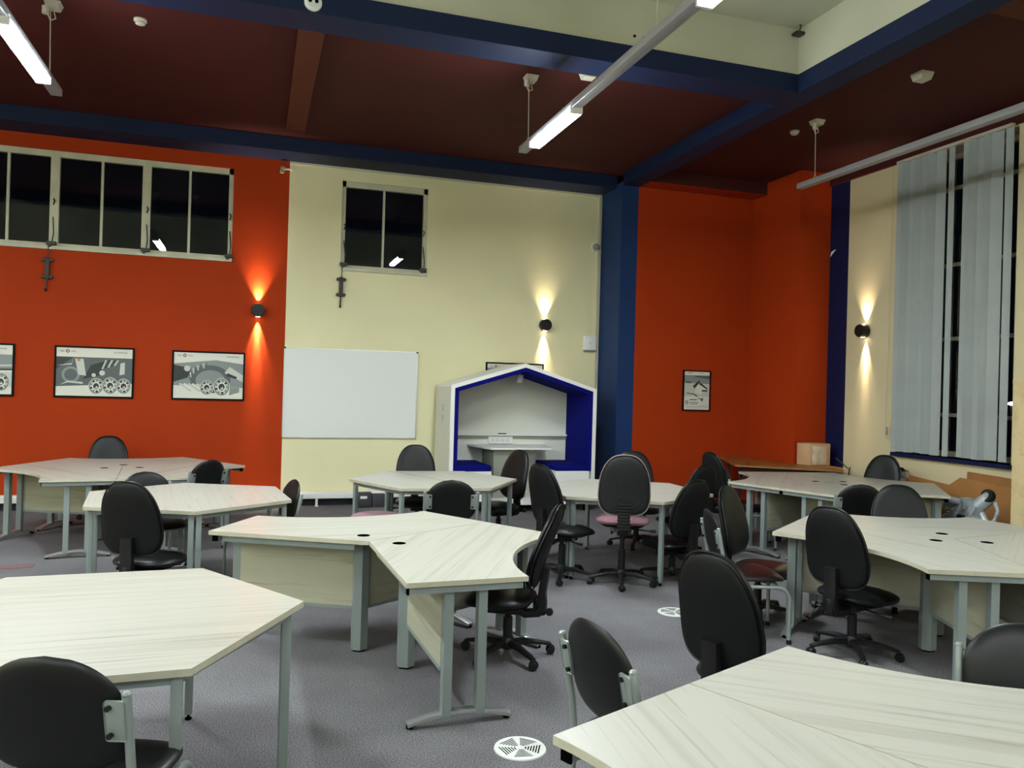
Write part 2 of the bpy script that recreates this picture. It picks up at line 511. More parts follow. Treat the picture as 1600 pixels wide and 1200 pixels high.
def opener(x, label):
    mb = MB(DARKMETAL)
    y = D - .035
    mb.cyl((x + .01, y, 3.27), (x, y, 3.10), .006)
    mb.box((x - .025, y - .02, 2.84), (x + .025, y + .02, 3.11), b=.006)
    for z in (3.08, 2.87):
        mb.box((x - .06, y - .015, z - .02), (x + .06, y + .035, z + .02), b=.006)
        for s in (-1, 1): mb.cyl((x + s * .05, y - .02, z), (x + s * .05, y + .03, z), .014)
    mb.cyl((x, y, 2.85), (x - .005, y, 2.72), .010)
    mb.cyl((x - .005, y - .02, 2.72), (x - .005, y + .0, 2.70), .014)
    tag(mb.build('window_winder'), label, 'window winder', 'window winding gear')
opener(-2.465, 'dark iron window winding gear on the orange wall under the long window')
opener(1.085, 'dark iron window winding gear on the cream wall above the whiteboard')

# right window: glazing bars, blinds
mb = MB(CREAMPL)
x = XR + .24
mb.box((x, WR[0], 1.0), (x + .06, WR[1], 1.06)); mb.box((x, WR[0], 4.54), (x + .06, WR[1], 4.6))
mb.box((x, WR[0], 1.0), (x + .06, WR[0] + .05, 4.6)); mb.box((x, WR[1] - .05, 1.0), (x + .06, WR[1], 4.6))
for z in (1.49, 2.40, 3.285, 4.2): mb.box((x + .005, WR[0], z - .022), (x + .05, WR[1], z + .022))
for y in (6.98, 7.52): mb.box((x + .005, y - .02, 1.0), (x + .05, y + .02, 4.6))
w3 = mb.build('window_3', smooth=0); w3['kind'] = 'structure'; w3['label'] = 'tall dark window behind the vertical blinds'
g = MB(GLASS); g.box((x + .02, WR[0] + .02, 1.02), (x + .026, WR[1] - .02, 4.58)); g.build('pane', w3, smooth=0)
bl = thing('vertical_blind', 'tall grey vertical blind with one open gap in the right window', 'blind', (XR - .07, 7.25, 1.02))
mb = MB(CREAMPL); mb.box((-.025, -.80, 3.57), (.025, .80, 3.605)); mb.build('head_rail', bl)
random.seed(4)
slats = [(7.965, 22), (7.88, 48), (7.78, 8), (7.685, 40), (7.585, 12), (7.50, 50), (7.375, 6), (7.235, 12),
         (7.01, 3), (6.915, 46), (6.81, 5), (6.72, 42), (6.63, 15), (6.490, 8)]
for y, a in slats:
    mb = MB(BLINDF)
    ww = {7.235: .070, 6.490: .088}.get(y, .127)
    a = R(a)
    pts = []
    for k in range(7):
        t = (k / 6 - .5) * ww
        bow = .008 * math.cos(t / ww * PI)
        pts.append((t * math.sin(a) + bow * math.cos(a), -t * math.cos(a) + bow * math.sin(a)))
    out = pts + [(p[0] + .0015, p[1]) for p in reversed(pts)]
    z0 = 0.0 + random.uniform(-.006, .01)
    mb.prism(out, z0, 3.575)
    mb.build('slat', bl, loc=(random.uniform(-.004, .004), y - 7.25, 0))
mb = MB(CREAMPL); mb.tube([(-.04, .83, 3.55), (-.045, .835, 1.2), (-.045, .85, .35), (-.04, .86, .16), (-.04, .84, .14)], .004)
mb.cbox((-.035, .85, .24), (.03, .03, .1)); mb.build('cord', bl)

# heater duct along the back wall
def heater(x0, x1, label):
    t = thing('skirting_heater', label, 'heater', (x0, 11.06, 0))
    L = x1 - x0
    mb = MB(HEAT)
    mb.box((0, -.06, .105), (L, .055, .195), b=.008); mb.box((0, -.064, .165), (L, -.055, .172))
    mb.build('casing', t)
    k = 0.35
    while k < L:
        m2 = MB(HEAT); m2.box((k, -.05, 0), (k + .03, -.02, .11)); m2.box((k - .01, -.06, 0), (k + .04, -.01, .008)); m2.build('leg', t)
        k += 0.72
heater(0.47, 2.42, 'long low white skirting heater under the whiteboard')
heater(-4.9, 0.36, 'long low white skirting heater along the foot of the orange wall')

# ------------------------------------------------------------------ strip lights
def strip_light(x, y0, y1, lits, hangers, label):
    zf = 4.07
    t = thing('strip_light', label, 'light', (x, y1, zf), 0, 'suspended strip lights')
    mb = MB(RAILM)
    mb.box((-.045, y0 - y1, 0.012), (.045, 0, .075), b=.006)
    mb.build('rail', t)
    for a, b_ in lits:
        m2 = MB(TUBESIDE, TUBE); m2.box((-.050, a - y1, -.035), (.050, b_ - y1, .012))
        m2.bm.normal_update()
        for f in m2.bm.faces:
            if f.normal.z < -.9: f.material_index = 1
        m2.build('diffuser', t, smooth=0)
        for yy in (a, b_):
            m3 = MB(WHITE); m3.box((-.054, yy - y1 - .012, -.037), (.054, yy - y1 + .012, .02)); m3.build('end_cap', t)
    for yy, zt in hangers:
        c = MB(CREAMPL)
        z1 = zt - zf
        k = yy - y1
        pl = [(-.065, -.065), (.065, -.065), (.065, .065), (-.065, .065)]
        v0 = [c.bm.verts.new((a * .72, b_ * .72 + k, z1 - .055)) for a, b_ in pl]; v1 = [c.bm.verts.new((a, b_ + k, z1)) for a, b_ in pl]
        c.bm.faces.new(v0); c.bm.faces.new(v1)
        for q in range(4): c.bm.faces.new((v0[q], v0[(q + 1) % 4], v1[(q + 1) % 4], v1[q]))
        c.cyl((-.05, k - .03, z1 - .11), (-.05, k - .03, z1 - .05), .028)
        c.tube([(0, k, z1 - .05), (.02, k, z1 - .13), (-.02, k, z1 - .15), (-.04, k, z1 - .1)], .006)
        c.build('ceiling_rose', t)
        wv = MB(CREAMPL); wv.cyl((-.01, k, .1), (-.02, k, z1 - .05), .0045, seg=8)
        wv.tube([(-.03, k, .07), (-.01, k, .13), (.02, k, .07)], .004); wv.build('hanger', t)
strip_light(2.555, -8.4, 7.80, [(6.36, 7.43), (3.24, 4.31), (-2.96, -1.9), (-6.07, -5.0)], [(7.6, ZC), (4.9, ZV)],
            'grey suspended light rail with a lit tube in front of the whiteboard wall')
strip_light(-1.70, -8.4, 7.80, [(6.20, 7.36), (3.2, 4.31), (-2.96, -1.9), (-6.07, -5.0)], [(7.6, ZC)],
            'suspended light rail with a lit tube at the top left corner')
strip_light(6.0, -8.4, 7.88, [(-1.9, -.8), (-6.07, -5.0)], [(7.6, ZC)],
            'unlit grey light rail hanging by the vertical blinds')
strip_light(-5.6, -8.4, 7.80, [(6.36, 7.43), (3.24, 4.31), (.15, 1.21), (-2.96, -1.9), (-6.07, -5.0)], [(7.6, ZC)],  # out of view, added to throw more light on the walls
            'unseen light rail at the left, added to brighten the room')
# ceiling fittings
def frustum(x, y, label):
    mb = MB(CREAMPL)
    pl = [(-.075, -.075), (.075, -.075), (.075, .075), (-.075, .075)]
    v0 = [mb.bm.verts.new((a * .75, b_ * .75, -.07)) for a, b_ in pl]; v1 = [mb.bm.verts.new((a, b_, 0)) for a, b_ in pl]
    mb.bm.faces.new(v0); mb.bm.faces.new(v1)
    for q in range(4): mb.bm.faces.new((v0[q], v0[(q + 1) % 4], v1[(q + 1) % 4], v1[q]))
    tag(mb.build('ceiling_sensor', loc=(x, y, ZC), smooth=0), label, 'sensor')
frustum(3.04, 7.27, 'square cream ceiling box without a wire right of the hanging tube')
frustum(6.02, 6.12, 'square cream ceiling box without a wire above the vertical blinds')
def smoke(x, y, label):
    t = thing('smoke_detector', label, 'smoke detector', (x, y, ZC), 0, 'ceiling smoke detectors')
    mb = MB(CREAMPL); mb.lathe([(.055, 0), (.055, -.018), (.048, -.022)]); mb.build('base', t)
    mb = MB(CREAMPL); mb.lathe([(.042, -.022), (.040, -.04), (.022, -.048), (.001, -.048)]); mb.build('sensor_head', t)
smoke(-1.04, 7.67, 'small round smoke detector on the maroon ceiling above the long window')
smoke(6.0, 8.0, 'small round smoke detector on the maroon ceiling above the alcove')
t = thing('emergency_light', 'round white emergency light on the face of the blue beam', 'emergency light', (0.36, 6.58, 4.70))
mb = MB(VENT); mb.lathe([(.07, 0), (.068, .02), (.05, .035), (.001, .038)], axis=(0, -1, 0)); mb.build('housing', t)
mb = MB(BLACK)
for s in (-1, 1): mb.cyl((s * .025, -.036, .0), (s * .025, -.043, .0), .014)
mb.build('lens', t)
mb = MB(DARKMETAL); mb.cbox((4.93, 6.55, 5.18), (.11, .09, .03), b=.01); mb.tube([(4.90, 6.5, 5.18), (4.88, 6.45, 5.22), (4.9, 6.5, 5.24)], .006)
tag(mb.build('ceiling_bracket'), 'dark broken fixing in the upper corner of the raised ceiling bay', 'bracket')
mb = MB(BLACK); mb.cyl((3.20, 6.6, 4.90), (3.20, 6.588, 4.90), .012); tag(mb.build('wall_plug'), 'left one of two small black fixings above the blue beam', 'fixing')
mb = MB(BLACK); mb.cyl((3.29, 6.6, 4.895), (3.29, 6.588, 4.895), .012); tag(mb.build('wall_plug'), 'right one of two small black fixings above the blue beam', 'fixing')

# wall fittings
t = thing('thermostat_box', 'small white control box on the cream wall beside the blue column', 'control box', (4.785, D, 2.37))
mb = MB(WHITE); mb.box((-.10, -.05, -.105), (.10, 0, .115), b=.015); mb.build('cover', t)
mb = MB(PODGREEN); mb.box((-.095, -.052, -.125), (.10, 0, -.105), b=.004); mb.cyl((0, -.05, .0), (0, -.054, .0), .008); mb.build('base_strip', t)
mb = MB(PODGREEN, WHITE); mb.lathe([(.055, 0), (.055, .03), (.04, .07), (.015, .085), (.001, .086)], axis=(0, -1, 0), c=(4.85, D - .01, 3.825))
mb.lathe([(.075, 0), (.07, .02), (.001, .021)], axis=(0, -1, 0), c=(4.845, D, 3.825), m=WHITE)
tag(mb.build('security_camera'), 'grey dome camera high on the cream wall beside the column', 'camera')
mb = MB(PODGREEN, WHITE); mb.cbox((.28, D - .05, 4.50), (.06, .08, .05), b=.01); mb.lathe([(.03, 0), (.028, .03), (.001, .035)], axis=(0, 0, -1), c=(.27, D - .06, 4.47))
mb.box((.3, D - .03, 4.50), (.40, D - .01, 4.515), WHITE)
tag(mb.build('wall_sensor'), 'small sensor high on the orange wall near the cream edge', 'sensor')
mb = MB(WHITE)
v = [mb.bm.verts.new((XR - .004, y_, z_)) for y_, z_ in ((9.33, 3.63), (9.27, 3.68), (9.22, 3.72), (9.28, 3.71), (9.32, 3.69))]
v2 = [mb.bm.verts.new((XR - .0005, q.co.y, q.co.z)) for q in v]
mb.bm.faces.new(v); mb.bm.faces.new(list(reversed(v2)))
for k in range(5): mb.bm.faces.new((v[k], v[(k + 1) % 5], v2[(k + 1) % 5], v2[k]))
tag(mb.build('paint_flake', smooth=0), 'white bare patch where blue paint has flaked off the right wall', 'paint flake')
mb = MB(CREAMPL); mb.box((XR - .02, 7.95 + .12, 1.24), (XR, 7.95 + .16, 1.40), DARKMETAL, b=.004)
tag(mb.build('cord_cleat'), 'narrow dark cord bracket on the cream wall left of the blinds', 'cleat')

def sconce(loc, rz, label, pu, pd):
    t = thing('wall_light', label, 'wall light', loc, rz, 'black up and down wall lights')
    # local: wall plane y=0, room at -y
    mb = MB(PLASTIC)
    mb.lathe([(.082, .0), (.086, .012), (.086, .10), (.080, .112), (.001, .114)], axis=(0, -1, 0), c=(0, -.012, 0), seg=36)
    mb.lathe([(.07, 0), (.07, .013), (.001, .013)], axis=(0, -1, 0))
    mb.build('housing', t)
    for s, nm in ((1, 'lens'), (-1, 'lens')):
        m2 = MB(SCONCE_IN); m2.cyl((0, -.055, s * .072), (0, -.055, s * .0865), .026, seg=20); m2.build(nm, t)
    for s, p, ang, bl_ in ((1, pu, 66, 1.0), (1, pu * .35, 30, 1.0), (-1, pd, 42, 1.0), (-1, pd * 2, 16, 1.0)):
        ld = bpy.data.lights.new('wall_light_beam', 'SPOT')
        ld.energy = p; ld.color = SPOT_COLOR; ld.spot_size = R(ang); ld.spot_blend = bl_; ld.shadow_soft_size = .012
        lo = bpy.data.objects.new('beam_lamp', ld); COL.objects.link(lo)
        lo.parent = t; lo.location = (0, -.036, s * .092)
        lo.rotation_euler = (R(180 if s > 0 else 0), 0, 0)
        tilt = R(7) if s > 0 else R(5)
        lo.rotation_euler = (R(180) - tilt if s > 0 else tilt, 0, 0)
sconce((0.015, D, 2.595), 0, 'round black wall light glowing on the orange wall', 50, 90)
sconce((4.055, D, 2.605), 0, 'round black wall light on the cream wall above the booth', 20, 34)
sconce((XR, 8.60, 2.545), R(-90), 'round black wall light on the right wall beside the blinds', 20, 34)

# whiteboard
t = thing('whiteboard', 'large blank whiteboard on the cream wall beside the orange wall', 'whiteboard', (1.27, D, 1.52))
mb = MB(BOARD); mb.box((-.895, -.02, -.60), (.895, -.004, .60)); mb.build('writing_surface', t, smooth=0)
mb = MB(ALU)
mb.box((-.905, -.026, .592), (.905, 0, .608)); mb.box((-.905, -.026, -.61), (.905, 0, -.594))
mb.box((-.907, -.026, -.61), (-.893, 0, .61)); mb.box((.893, -.026, -.61), (.907, 0, .61)); mb.build('frame', t, smooth=0)
mb = MB(DARKMETAL)
for sx in (-1, 1): mb.cbox((sx * .897, -.02, .60), (.03, .02, .022), b=.003)
mb.build('corner_cap', t)

# ------------------------------------------------------------------ posters
def ring(mb, cx, cz, r0, r1, y, m, sx=1.0, n=28):
    for k in range(n):
        a, b_ = 2 * PI * k / n, 2 * PI * (k + 1) / n
        mb.quad([(cx + sx * r0 * math.cos(a), y, cz + r0 * math.sin(a)), (cx + sx * r1 * math.cos(a), y, cz + r1 * math.sin(a)),
                 (cx + sx * r1 * math.cos(b_), y, cz + r1 * math.sin(b_)), (cx + sx * r0 * math.cos(b_), y, cz + r0 * math.sin(b_))], m)
def disc(mb, cx, cz, r, y, m, sx=1.0, n=28):
    mb.quad([(cx + sx * r * math.cos(2 * PI * k / n), y, cz + r * math.sin(2 * PI * k / n)) for k in range(n)], m)
def poly(mb, pts, y, m):
    mb.quad([(a, y, b_) for a, b_ in pts], m)
def bearing(mb, cx, cz, r, y, sx=.85):
    disc(mb, cx, cz, r, y, G4, sx); ring(mb, cx, cz, r * .80, r * .9, y - .0003, G2, sx)
    for k in range(9):
        a = 2 * PI * k / 9
        disc(mb, cx + sx * r * .66 * math.cos(a), cz + r * .66 * math.sin(a), r * .14, y - .0004, G1 if k % 2 else G3, 1, 10)
    ring(mb, cx, cz, r * .38, r * .52, y - .0005, PAPER, sx); disc(mb, cx, cz, r * .38, y - .0005, G1, sx)
    poly(mb, [(cx - r * .2, cz - r * .3), (cx + r * .25, cz - r * .25), (cx + r * .1, cz + r * .05)], y - .0008, G4)
def logo_text(t, x, z, s, title, tx, h=.028):
    def put(txt, xx, size, m):
        me = text_mesh(txt, size, m)
        o = bpy.data.objects.new('lettering', me); COL.objects.link(o); o.parent = t
        o.rotation_euler = (R(90), 0, 0); o.location = (xx, -.0215, z)
    put('INA', x, h, G1); put('FAG', x + .125 * s, h, PRED)
    put(title, tx, h, PINK)
    mb = MB(PRED)
    cx, cz = x + .085 * s, z + h * .38
    r1, r0 = .026 * s, .012 * s
    pts1 = [(cx + r1, cz), (cx, cz + r1), (cx - r1, cz), (cx, cz - r1)]; pts0 = [(cx + r0, cz), (cx, cz + r0), (cx - r0, cz), (cx, cz - r0)]
    for k in range(4):
        mb.quad([(pts0[k][0], -.0215, pts0[k][1]), (pts1[k][0], -.0215, pts1[k][1]), (pts1[(k + 1) % 4][0], -.0215, pts1[(k + 1) % 4][1]), (pts0[(k + 1) % 4][0], -.0215, pts0[(k + 1) % 4][1])])
    mb.build('emblem', t, smooth=0)
def poster(cx, cz, W, H, label, art, y=D, f=.022, group='black framed machinery posters'):
    t = thing('framed_poster', label, 'poster', (cx, y, cz), 0, group)
    w2_, h2 = W / 2, H / 2
    mb = MB(FRAMEB)
    mb.box((-w2_, -.026, h2 - f), (w2_, 0, h2)); mb.box((-w2_, -.026, -h2), (w2_, 0, -h2 + f))
    mb.box((-w2_, -.026, -h2 + f), (-w2_ + f, 0, h2 - f)); mb.box((w2_ - f, -.026, -h2 + f), (w2_, 0, h2 - f))
    mb.build('frame', t, smooth=0)
    mb = MB(PAPER); mb.box((-w2_ + f, -.018, -h2 + f), (w2_ - f, -.004, h2 - f), PAPER)
    art(mb, w2_ - f, h2 - f)
    mb.build('print', t, smooth=0)
    return t
Y0 = -.0188
def art_a(mb, a, b_):
    poly(mb, [(-a, -b_ * .62), (a, -b_ * .45), (a, b_ * .62), (-a, b_ * .62)], Y0, G2)
    poly(mb, [(-a, b_ * .1), (-a * .55, b_ * .62), (-a, b_ * .62)], Y0 - .0002, G1)
    poly(mb, [(-a * .3, -b_ * .3), (-a * .1, b_ * .3), (a * .3, b_ * .5), (a * .2, -b_ * .1)], Y0 - .0002, G1)
    poly(mb, [(-a * .52, b_ * .55), (-a * .30, b_ * .55), (-a * .22, -b_ * .15), (-a * .42, -b_ * .12)], Y0 - .0004, G4)
    poly(mb, [(-a * .46, b_ * .55), (-a * .38, b_ * .55), (-a * .38, b_ * .45), (-a * .46, b_ * .45)], Y0 - .0006, PORANGE)
    disc(mb, -a * .62, -b_ * .12, b_ * .34, Y0 - .0003, G3); disc(mb, -a * .62, -b_ * .12, b_ * .24, Y0 - .0005, G2)
    poly(mb, [(-a, b_ * .25), (-a * .6, b_ * .3), (-a * .55, b_ * .62), (-a * .6, b_ * .36), (-a, b_ * .32)][:4], Y0 - .0006, G4)
    for k in range(5):
        x0 = a * (.18 + k * .08)
        poly(mb, [(x0, b_ * (.15 + k * .04)), (x0 + a * .04, b_ * (.13 + k * .04)), (x0 + a * .14, b_ * (.52)), (x0 + a * .10, b_ * .54)], Y0 - .0005, G1 if k % 2 else G4)
    poly(mb, [(a * .66, -b_ * .1), (a * .80, -b_ * .05), (a * .80, b_ * .45), (a * .68, b_ * .4)], Y0 - .0005, G4)
    poly(mb, [(-a * .9, -b_ * .55), (-a * .7, -b_ * .45), (-a * .3, -b_ * .5), (-a * .3, -b_ * .42), (-a * .7, -b_ * .38)], Y0 - .0004, G4)
    bearing(mb, a * .05, -b_ * .58, b_ * .34, Y0 - .0008); bearing(mb, a * .42, -b_ * .55, b_ * .36, Y0 - .0018); bearing(mb, a * .78, -b_ * .56, b_ * .33, Y0 - .0028)
    disc(mb, a * .2, -b_ * .02, b_ * .11, Y0 - .001, G4); disc(mb, -a * .02, -b_ * .12, b_ * .08, Y0 - .001, G4)
def art_b(mb, a, b_):
    poly(mb, [(-a, -b_ * .45), (a, -b_ * .5), (a, b_ * .55), (a * .2, b_ * .7), (-a * .4, b_ * .6), (-a, b_ * .5)], Y0, G3)
    poly(mb, [(-a, -b_ * .3), (-a * .6, -b_ * .1), (-a * .5, b_ * .3), (-a, b_ * .45)], Y0 - .0002, G1)
    disc(mb, a * .05, -b_ * .15, b_ * .62, Y0 - .0003, G2, 1.35); disc(mb, a * .05, -b_ * .2, b_ * .45, Y0 - .0005, G3, 1.35)
    for k in range(9):
        ang = R(100 + k * 9)
        cx, cz = a * .05 + 1.35 * b_ * .62 * math.cos(ang), -b_ * .15 + b_ * .62 * math.sin(ang)
        poly(mb, [(cx - .01, cz - .035), (cx + .005, cz - .035), (cx + .0, cz + .03), (cx - .016, cz + .03)], Y0 - .0008, G4 if k % 2 else G2)
    disc(mb, -a * .62, b_ * .30, b_ * .13, Y0 - .0008, G4)
    poly(mb, [(a * .45, b_ * .15), (a, -b_ * .25), (a, b_ * .05), (a * .6, b_ * .42)], Y0 - .0008, G4)
    poly(mb, [(a * .5, b_ * .02), (a * .8, -b_ * .12), (a * .82, -b_ * .02), (a * .55, b_ * .14)], Y0 - .001, G1)
    for k in range(6):
        x0 = -a * .85 + k * a * .12
        poly(mb, [(x0, -b_ * .40), (x0 + .02, -b_ * .34), (x0 + .16, -b_ * .66), (x0 + .14, -b_ * .72)], Y0 - .0009, PAPER if k % 2 else G4)
    bearing(mb, -a * .05, -b_ * .52, b_ * .33, Y0 - .0012); bearing(mb, a * .38, -b_ * .48, b_ * .40, Y0 - .0022)
    poly(mb, [(a * .6, -b_ * .85), (a * .9, -b_ * .7), (a * .9, -b_ * .5), (a * .62, -b_ * .5)], Y0 - .001, G3)
def art_c(mb, a, b_):
    poly(mb, [(-a, b_ * .0), (a, b_ * .05), (a, b_ * .62), (-a, b_ * .62)], Y0, G3)
    poly(mb, [(-a, -b_ * .1), (a, -b_ * .02), (a, b_ * .05), (-a, 0)], Y0 - .0002, G1)
    poly(mb, [(-a, b_ * .02), (a, b_ * .15), (a, b_ * .22), (-a, b_ * .1)], Y0 - .0003, G4)
    poly(mb, [(-a, -b_ * .75), (a, -b_ * .7), (a, -b_ * .1), (-a, -b_ * .1)], Y0 - .0001, G4)
    bearing(mb, a * .72, -b_ * .50, b_ * .38, Y0 - .0008); bearing(mb, a * .30, -b_ * .55, b_ * .36, Y0 - .0018)
def art_d(mb, a, b_):
    poly(mb, [(-a, b_ * .8), (a, b_ * .78), (a, b_ * .5), (-a, b_ * .6)], Y0, G3)
def art_e(mb, a, b_):
    poly(mb, [(-a, b_ * .35), (a, b_ * .35), (a, b_ * .80), (-a, b_ * .80)], Y0, G3)
    poly(mb, [(0, b_ * .70), (a, b_ * .62), (a, b_ * .80), (-a * .3, b_ * .80)], Y0 - .0002, G2)
    poly(mb, [(-a, -b_ * .30), (a, -b_ * .30), (a, b_ * .36), (-a, b_ * .40)], Y0 - .0001, G4)
    poly(mb, [(-a * .3, b_ * .25), (a * .2, b_ * .55), (a * .25, b_ * .45), (-a * .2, b_ * .10)], Y0 - .0005, G1)
    poly(mb, [(a * .3, b_ * .42), (a * .9, b_ * .10), (a * .8, b_ * .08), (a * .15, b_ * .35)], Y0 - .0005, G1)
    poly(mb, [(-a * .2, -b_ * .1), (a * .1, b_ * .38), (a * .75, b_ * .05), (a * .3, -b_ * .2)], Y0 - .0004, PAPER)
    poly(mb, [(a * .4, -b_ * .05), (a * .85, -b_ * .05), (a * .85, b_ * .05), (a * .4, b_ * .05)], Y0 - .0007, G2)
    poly(mb, [(-a * .9, b_ * .38), (-a * .45, b_ * .38), (-a * .45, b_ * .48), (-a * .9, b_ * .48)], Y0 - .0007, G2)
    poly(mb, [(-a * .8, -b_ * .12), (-a * .2, -b_ * .16), (a * .1, -b_ * .30), (a * .05, -b_ * .34), (-a * .25, -b_ * .2), (-a * .8, -b_ * .16)], Y0 - .0007, G1)
    poly(mb, [(a * .12, -b_ * .40), (a * .55, -b_ * .40), (a * .55, -b_ * .44), (a * .12, -b_ * .44)], Y0 - .0007, G1)
    disc(mb, -a * .75, -b_ * .62, a * .12, Y0 - .0005, G1); disc(mb, -a * .75, -b_ * .62, a * .07, Y0 - .0007, PAPER)
    for k, (x0, x1, z, h) in enumerate(((-.55, .05, -.50, .05), (-.55, .15, -.62, .02), (-.5, .1, -.67, .02), (-.55, .1, -.72, .02), (.35, .5, -.55, .12), (-.8, .3, -.86, .015), (.2, .9, -.80, .012), (.2, .9, -.86, .012))):
        poly(mb, [(a * x0, b_ * z), (a * x1, b_ * z), (a * x1, b_ * (z + h)), (a * x0, b_ * (z + h))], Y0 - .0006, G2)
pA = poster(-1.91, 1.715, .90, .64, 'landscape framed poster of gearbox parts with three bearings, middle of the orange wall', art_a)
logo_text(pA, -.39, .245, 1, 'SCHAEFFLER', .212)
pB = poster(-.572, 1.712, .89, .635, 'landscape framed poster of a large gear wheel, nearest the black wall light', art_b)
logo_text(pB, -.38, .245, 1, 'SCHAEFFLER', .212)
pC = poster(-3.24, 1.715, .90, .64, 'landscape framed poster cut off by the left edge of the photo', art_c)
logo_text(pC, -.39, .245, 1, 'SCHAEFFLER', .212)
pD = poster(3.62, 1.712, .89, .635, 'framed poster mostly hidden behind the roof of the white booth', art_d)
logo_text(pD, -.38, .245, 1, 'SCHAEFFLER', .212)
pE = poster(6.232, 1.70, .46, .60, 'small portrait framed poster on the orange alcove wall', art_e, y=10.45, f=.018, group='small framed poster')
logo_text(pE, -.16, .255, .55, 'SCHAEFFLER', .02, .016)

# ------------------------------------------------------------------ booth
def booth():
    t = thing('meeting_booth', 'white house-shaped meeting booth with royal blue upholstered inside', 'booth', (0, 0, 0))
    yf, yb = 10.15, 11.05
    xl, xr, xa = 2.44, 4.50, 3.46
    ze, za, z0 = 1.68, 1.997, .10
    th = .05
    def house(inset, z_b):
        s = math.hypot(xa - xl, za - ze)
        di = inset * s / (xa - xl)
        slope = (za - ze) / (xa - xl)
        # corner at eaves
        return [(xl + inset, z_b), (xl + inset, ze - di + slope * inset), (xa, za - di), (xr - inset, ze - di + slope * inset), (xr - inset, z_b)]
    def shell(mb, o, i, ya, yb_, m):
        for a, b_, c, d in zip(o, o[1:], i, i[1:]):
            P = [(a[0], a[1]), (b_[0], b_[1]), (d[0], d[1]), (c[0], c[1])]
            v0 = [mb.bm.verts.new((p[0], ya, p[1])) for p in P]; v1 = [mb.bm.verts.new((p[0], yb_, p[1])) for p in P]
            mi = mb.mi(m)
            for f in [v0, list(reversed(v1))] + [[v0[k], v1[k], v1[(k + 1) % 4], v0[(k + 1) % 4]] for k in range(4)]:
                ff = mb.bm.faces.new(f); ff.material_index = mi
    o0, o1, o2 = house(0, z0), house(th, z0), house(th + .055, .55)
    mb = MB(WHITE); shell(mb, o0, o1, yf, yb, WHITE); mb.build('shell', t, smooth=0)
    mb = MB(PODBLUE); o1b = [(o1[0][0], .55)] + o1[1:4] + [(o1[4][0], .55)]
    shell(mb, o1b, o2, yf + .006, yb - .05, PODBLUE); mb.build('upholstered_lining', t, smooth=0)
    mb = MB(PODSIDE); mb.box((xl - .004, yf + .012, z0), (xl, yb - .02, ze - .02)); sp = mb.build('side_panel', t, smooth=0)
    mb = MB(G2)
    for k, (dz, h, w_) in enumerate(((.0, .03, .03), (-.05, .035, .022), (-.14, .01, .09), (-.17, .01, .12), (-.20, .01, .07))):
        mb.cbox((xl - .005, 10.60, 1.40 + dz), (.002, w_, h))
    mb.build('emblem', sp, smooth=0)
    mb = MB(PODBACK); P = [(o1[0][0], z0)] + o1[1:4] + [(o1[4][0], z0)]
    v = [mb.bm.verts.new((p[0], yb - .05, p[1])) for p in P]; v2 = [mb.bm.verts.new((p[0], yb - .02, p[1])) for p in P]
    mb.bm.faces.new(v); mb.bm.faces.new(list(reversed(v2)))
    for k in range(5): mb.bm.faces.new((v[k], v[(k + 1) % 5], v2[(k + 1) % 5], v2[k]))
    mb.build('back_panel', t, smooth=0)
    mb = MB(WHITE); mb.box((o2[0][0], yb - .10, .975), (o2[4][0], yb - .05, 1.0)); mb.box((o2[0][0], yb - .07, .93), (o2[4][0], yb - .05, .975), PODGREEN)
    mb.cbox((3.40, yb - .085, 1.004), (.12, .03, .012), BLACK); mb.build('back_ledge', t, smooth=0)
    for x0, x1, nm in ((o2[0][0] - .03, 3.02, 'l'), (3.93, o2[4][0] + .03, 'r')):
        mb = MB(WHITE); mb.box((x0, yf + .015, z0), (x1, yb - .05, .55)); mb.build('bench_base', t, smooth=0)
        mb = MB(PODBLUE); mb.box((x0, yf + .01, .55), (x1, yb - .05, .625), b=.012); mb.build('seat_cushion', t)
    mb = MB(WHITE); mb.box((xl, yf, z0), (xr, yb - .02, z0 + .06)); mb.build('plinth', t, smooth=0)
    for xx in (xl + .1, xa, xr - .1):
        for yy in (yf + .08, yb - .12):
            mb = MB(BLACK); mb.cyl((xx, yy, 0), (xx, yy, z0), .025); mb.build('foot', t)
    mb = MB(WHITE); mb.prism([(3.05, 10.33), (3.93, 10.33), (4.05, yb - .05), (2.89, yb - .05)], .825, .85); tb = mb.build('table_top', t, smooth=0)
    mb = MB(PODGREEN); mb.box((3.12, 10.42, z0 + .06), (3.58, yb - .05, .825)); mb.build('table_pedestal', t, smooth=0)
    mb = MB(WHITE); mb.box((3.20, yb - .085, .86), (3.56, yb - .05, .96), b=.004); pp = mb.build('socket_panel', t, smooth=0)
    mb = MB(G1)
    for k in range(4):
        for dx, dz in ((0, .012), (-.012, -.008), (.012, -.008)): mb.cbox((3.26 + k * .075 + dx, yb - .087, .91 + dz), (.007, .004, .009))
    mb.build('socket', pp, smooth=0)
    mb = MB(WHITE); mb.cyl((3.505, 10.55, 1.905), (3.505, 10.55, 1.85), .012); mb.cyl((3.505, 10.55, 1.85), (3.505, 10.55, 1.74), .055, r1=.045); mb.build('lamp', t)
    return t
booth()

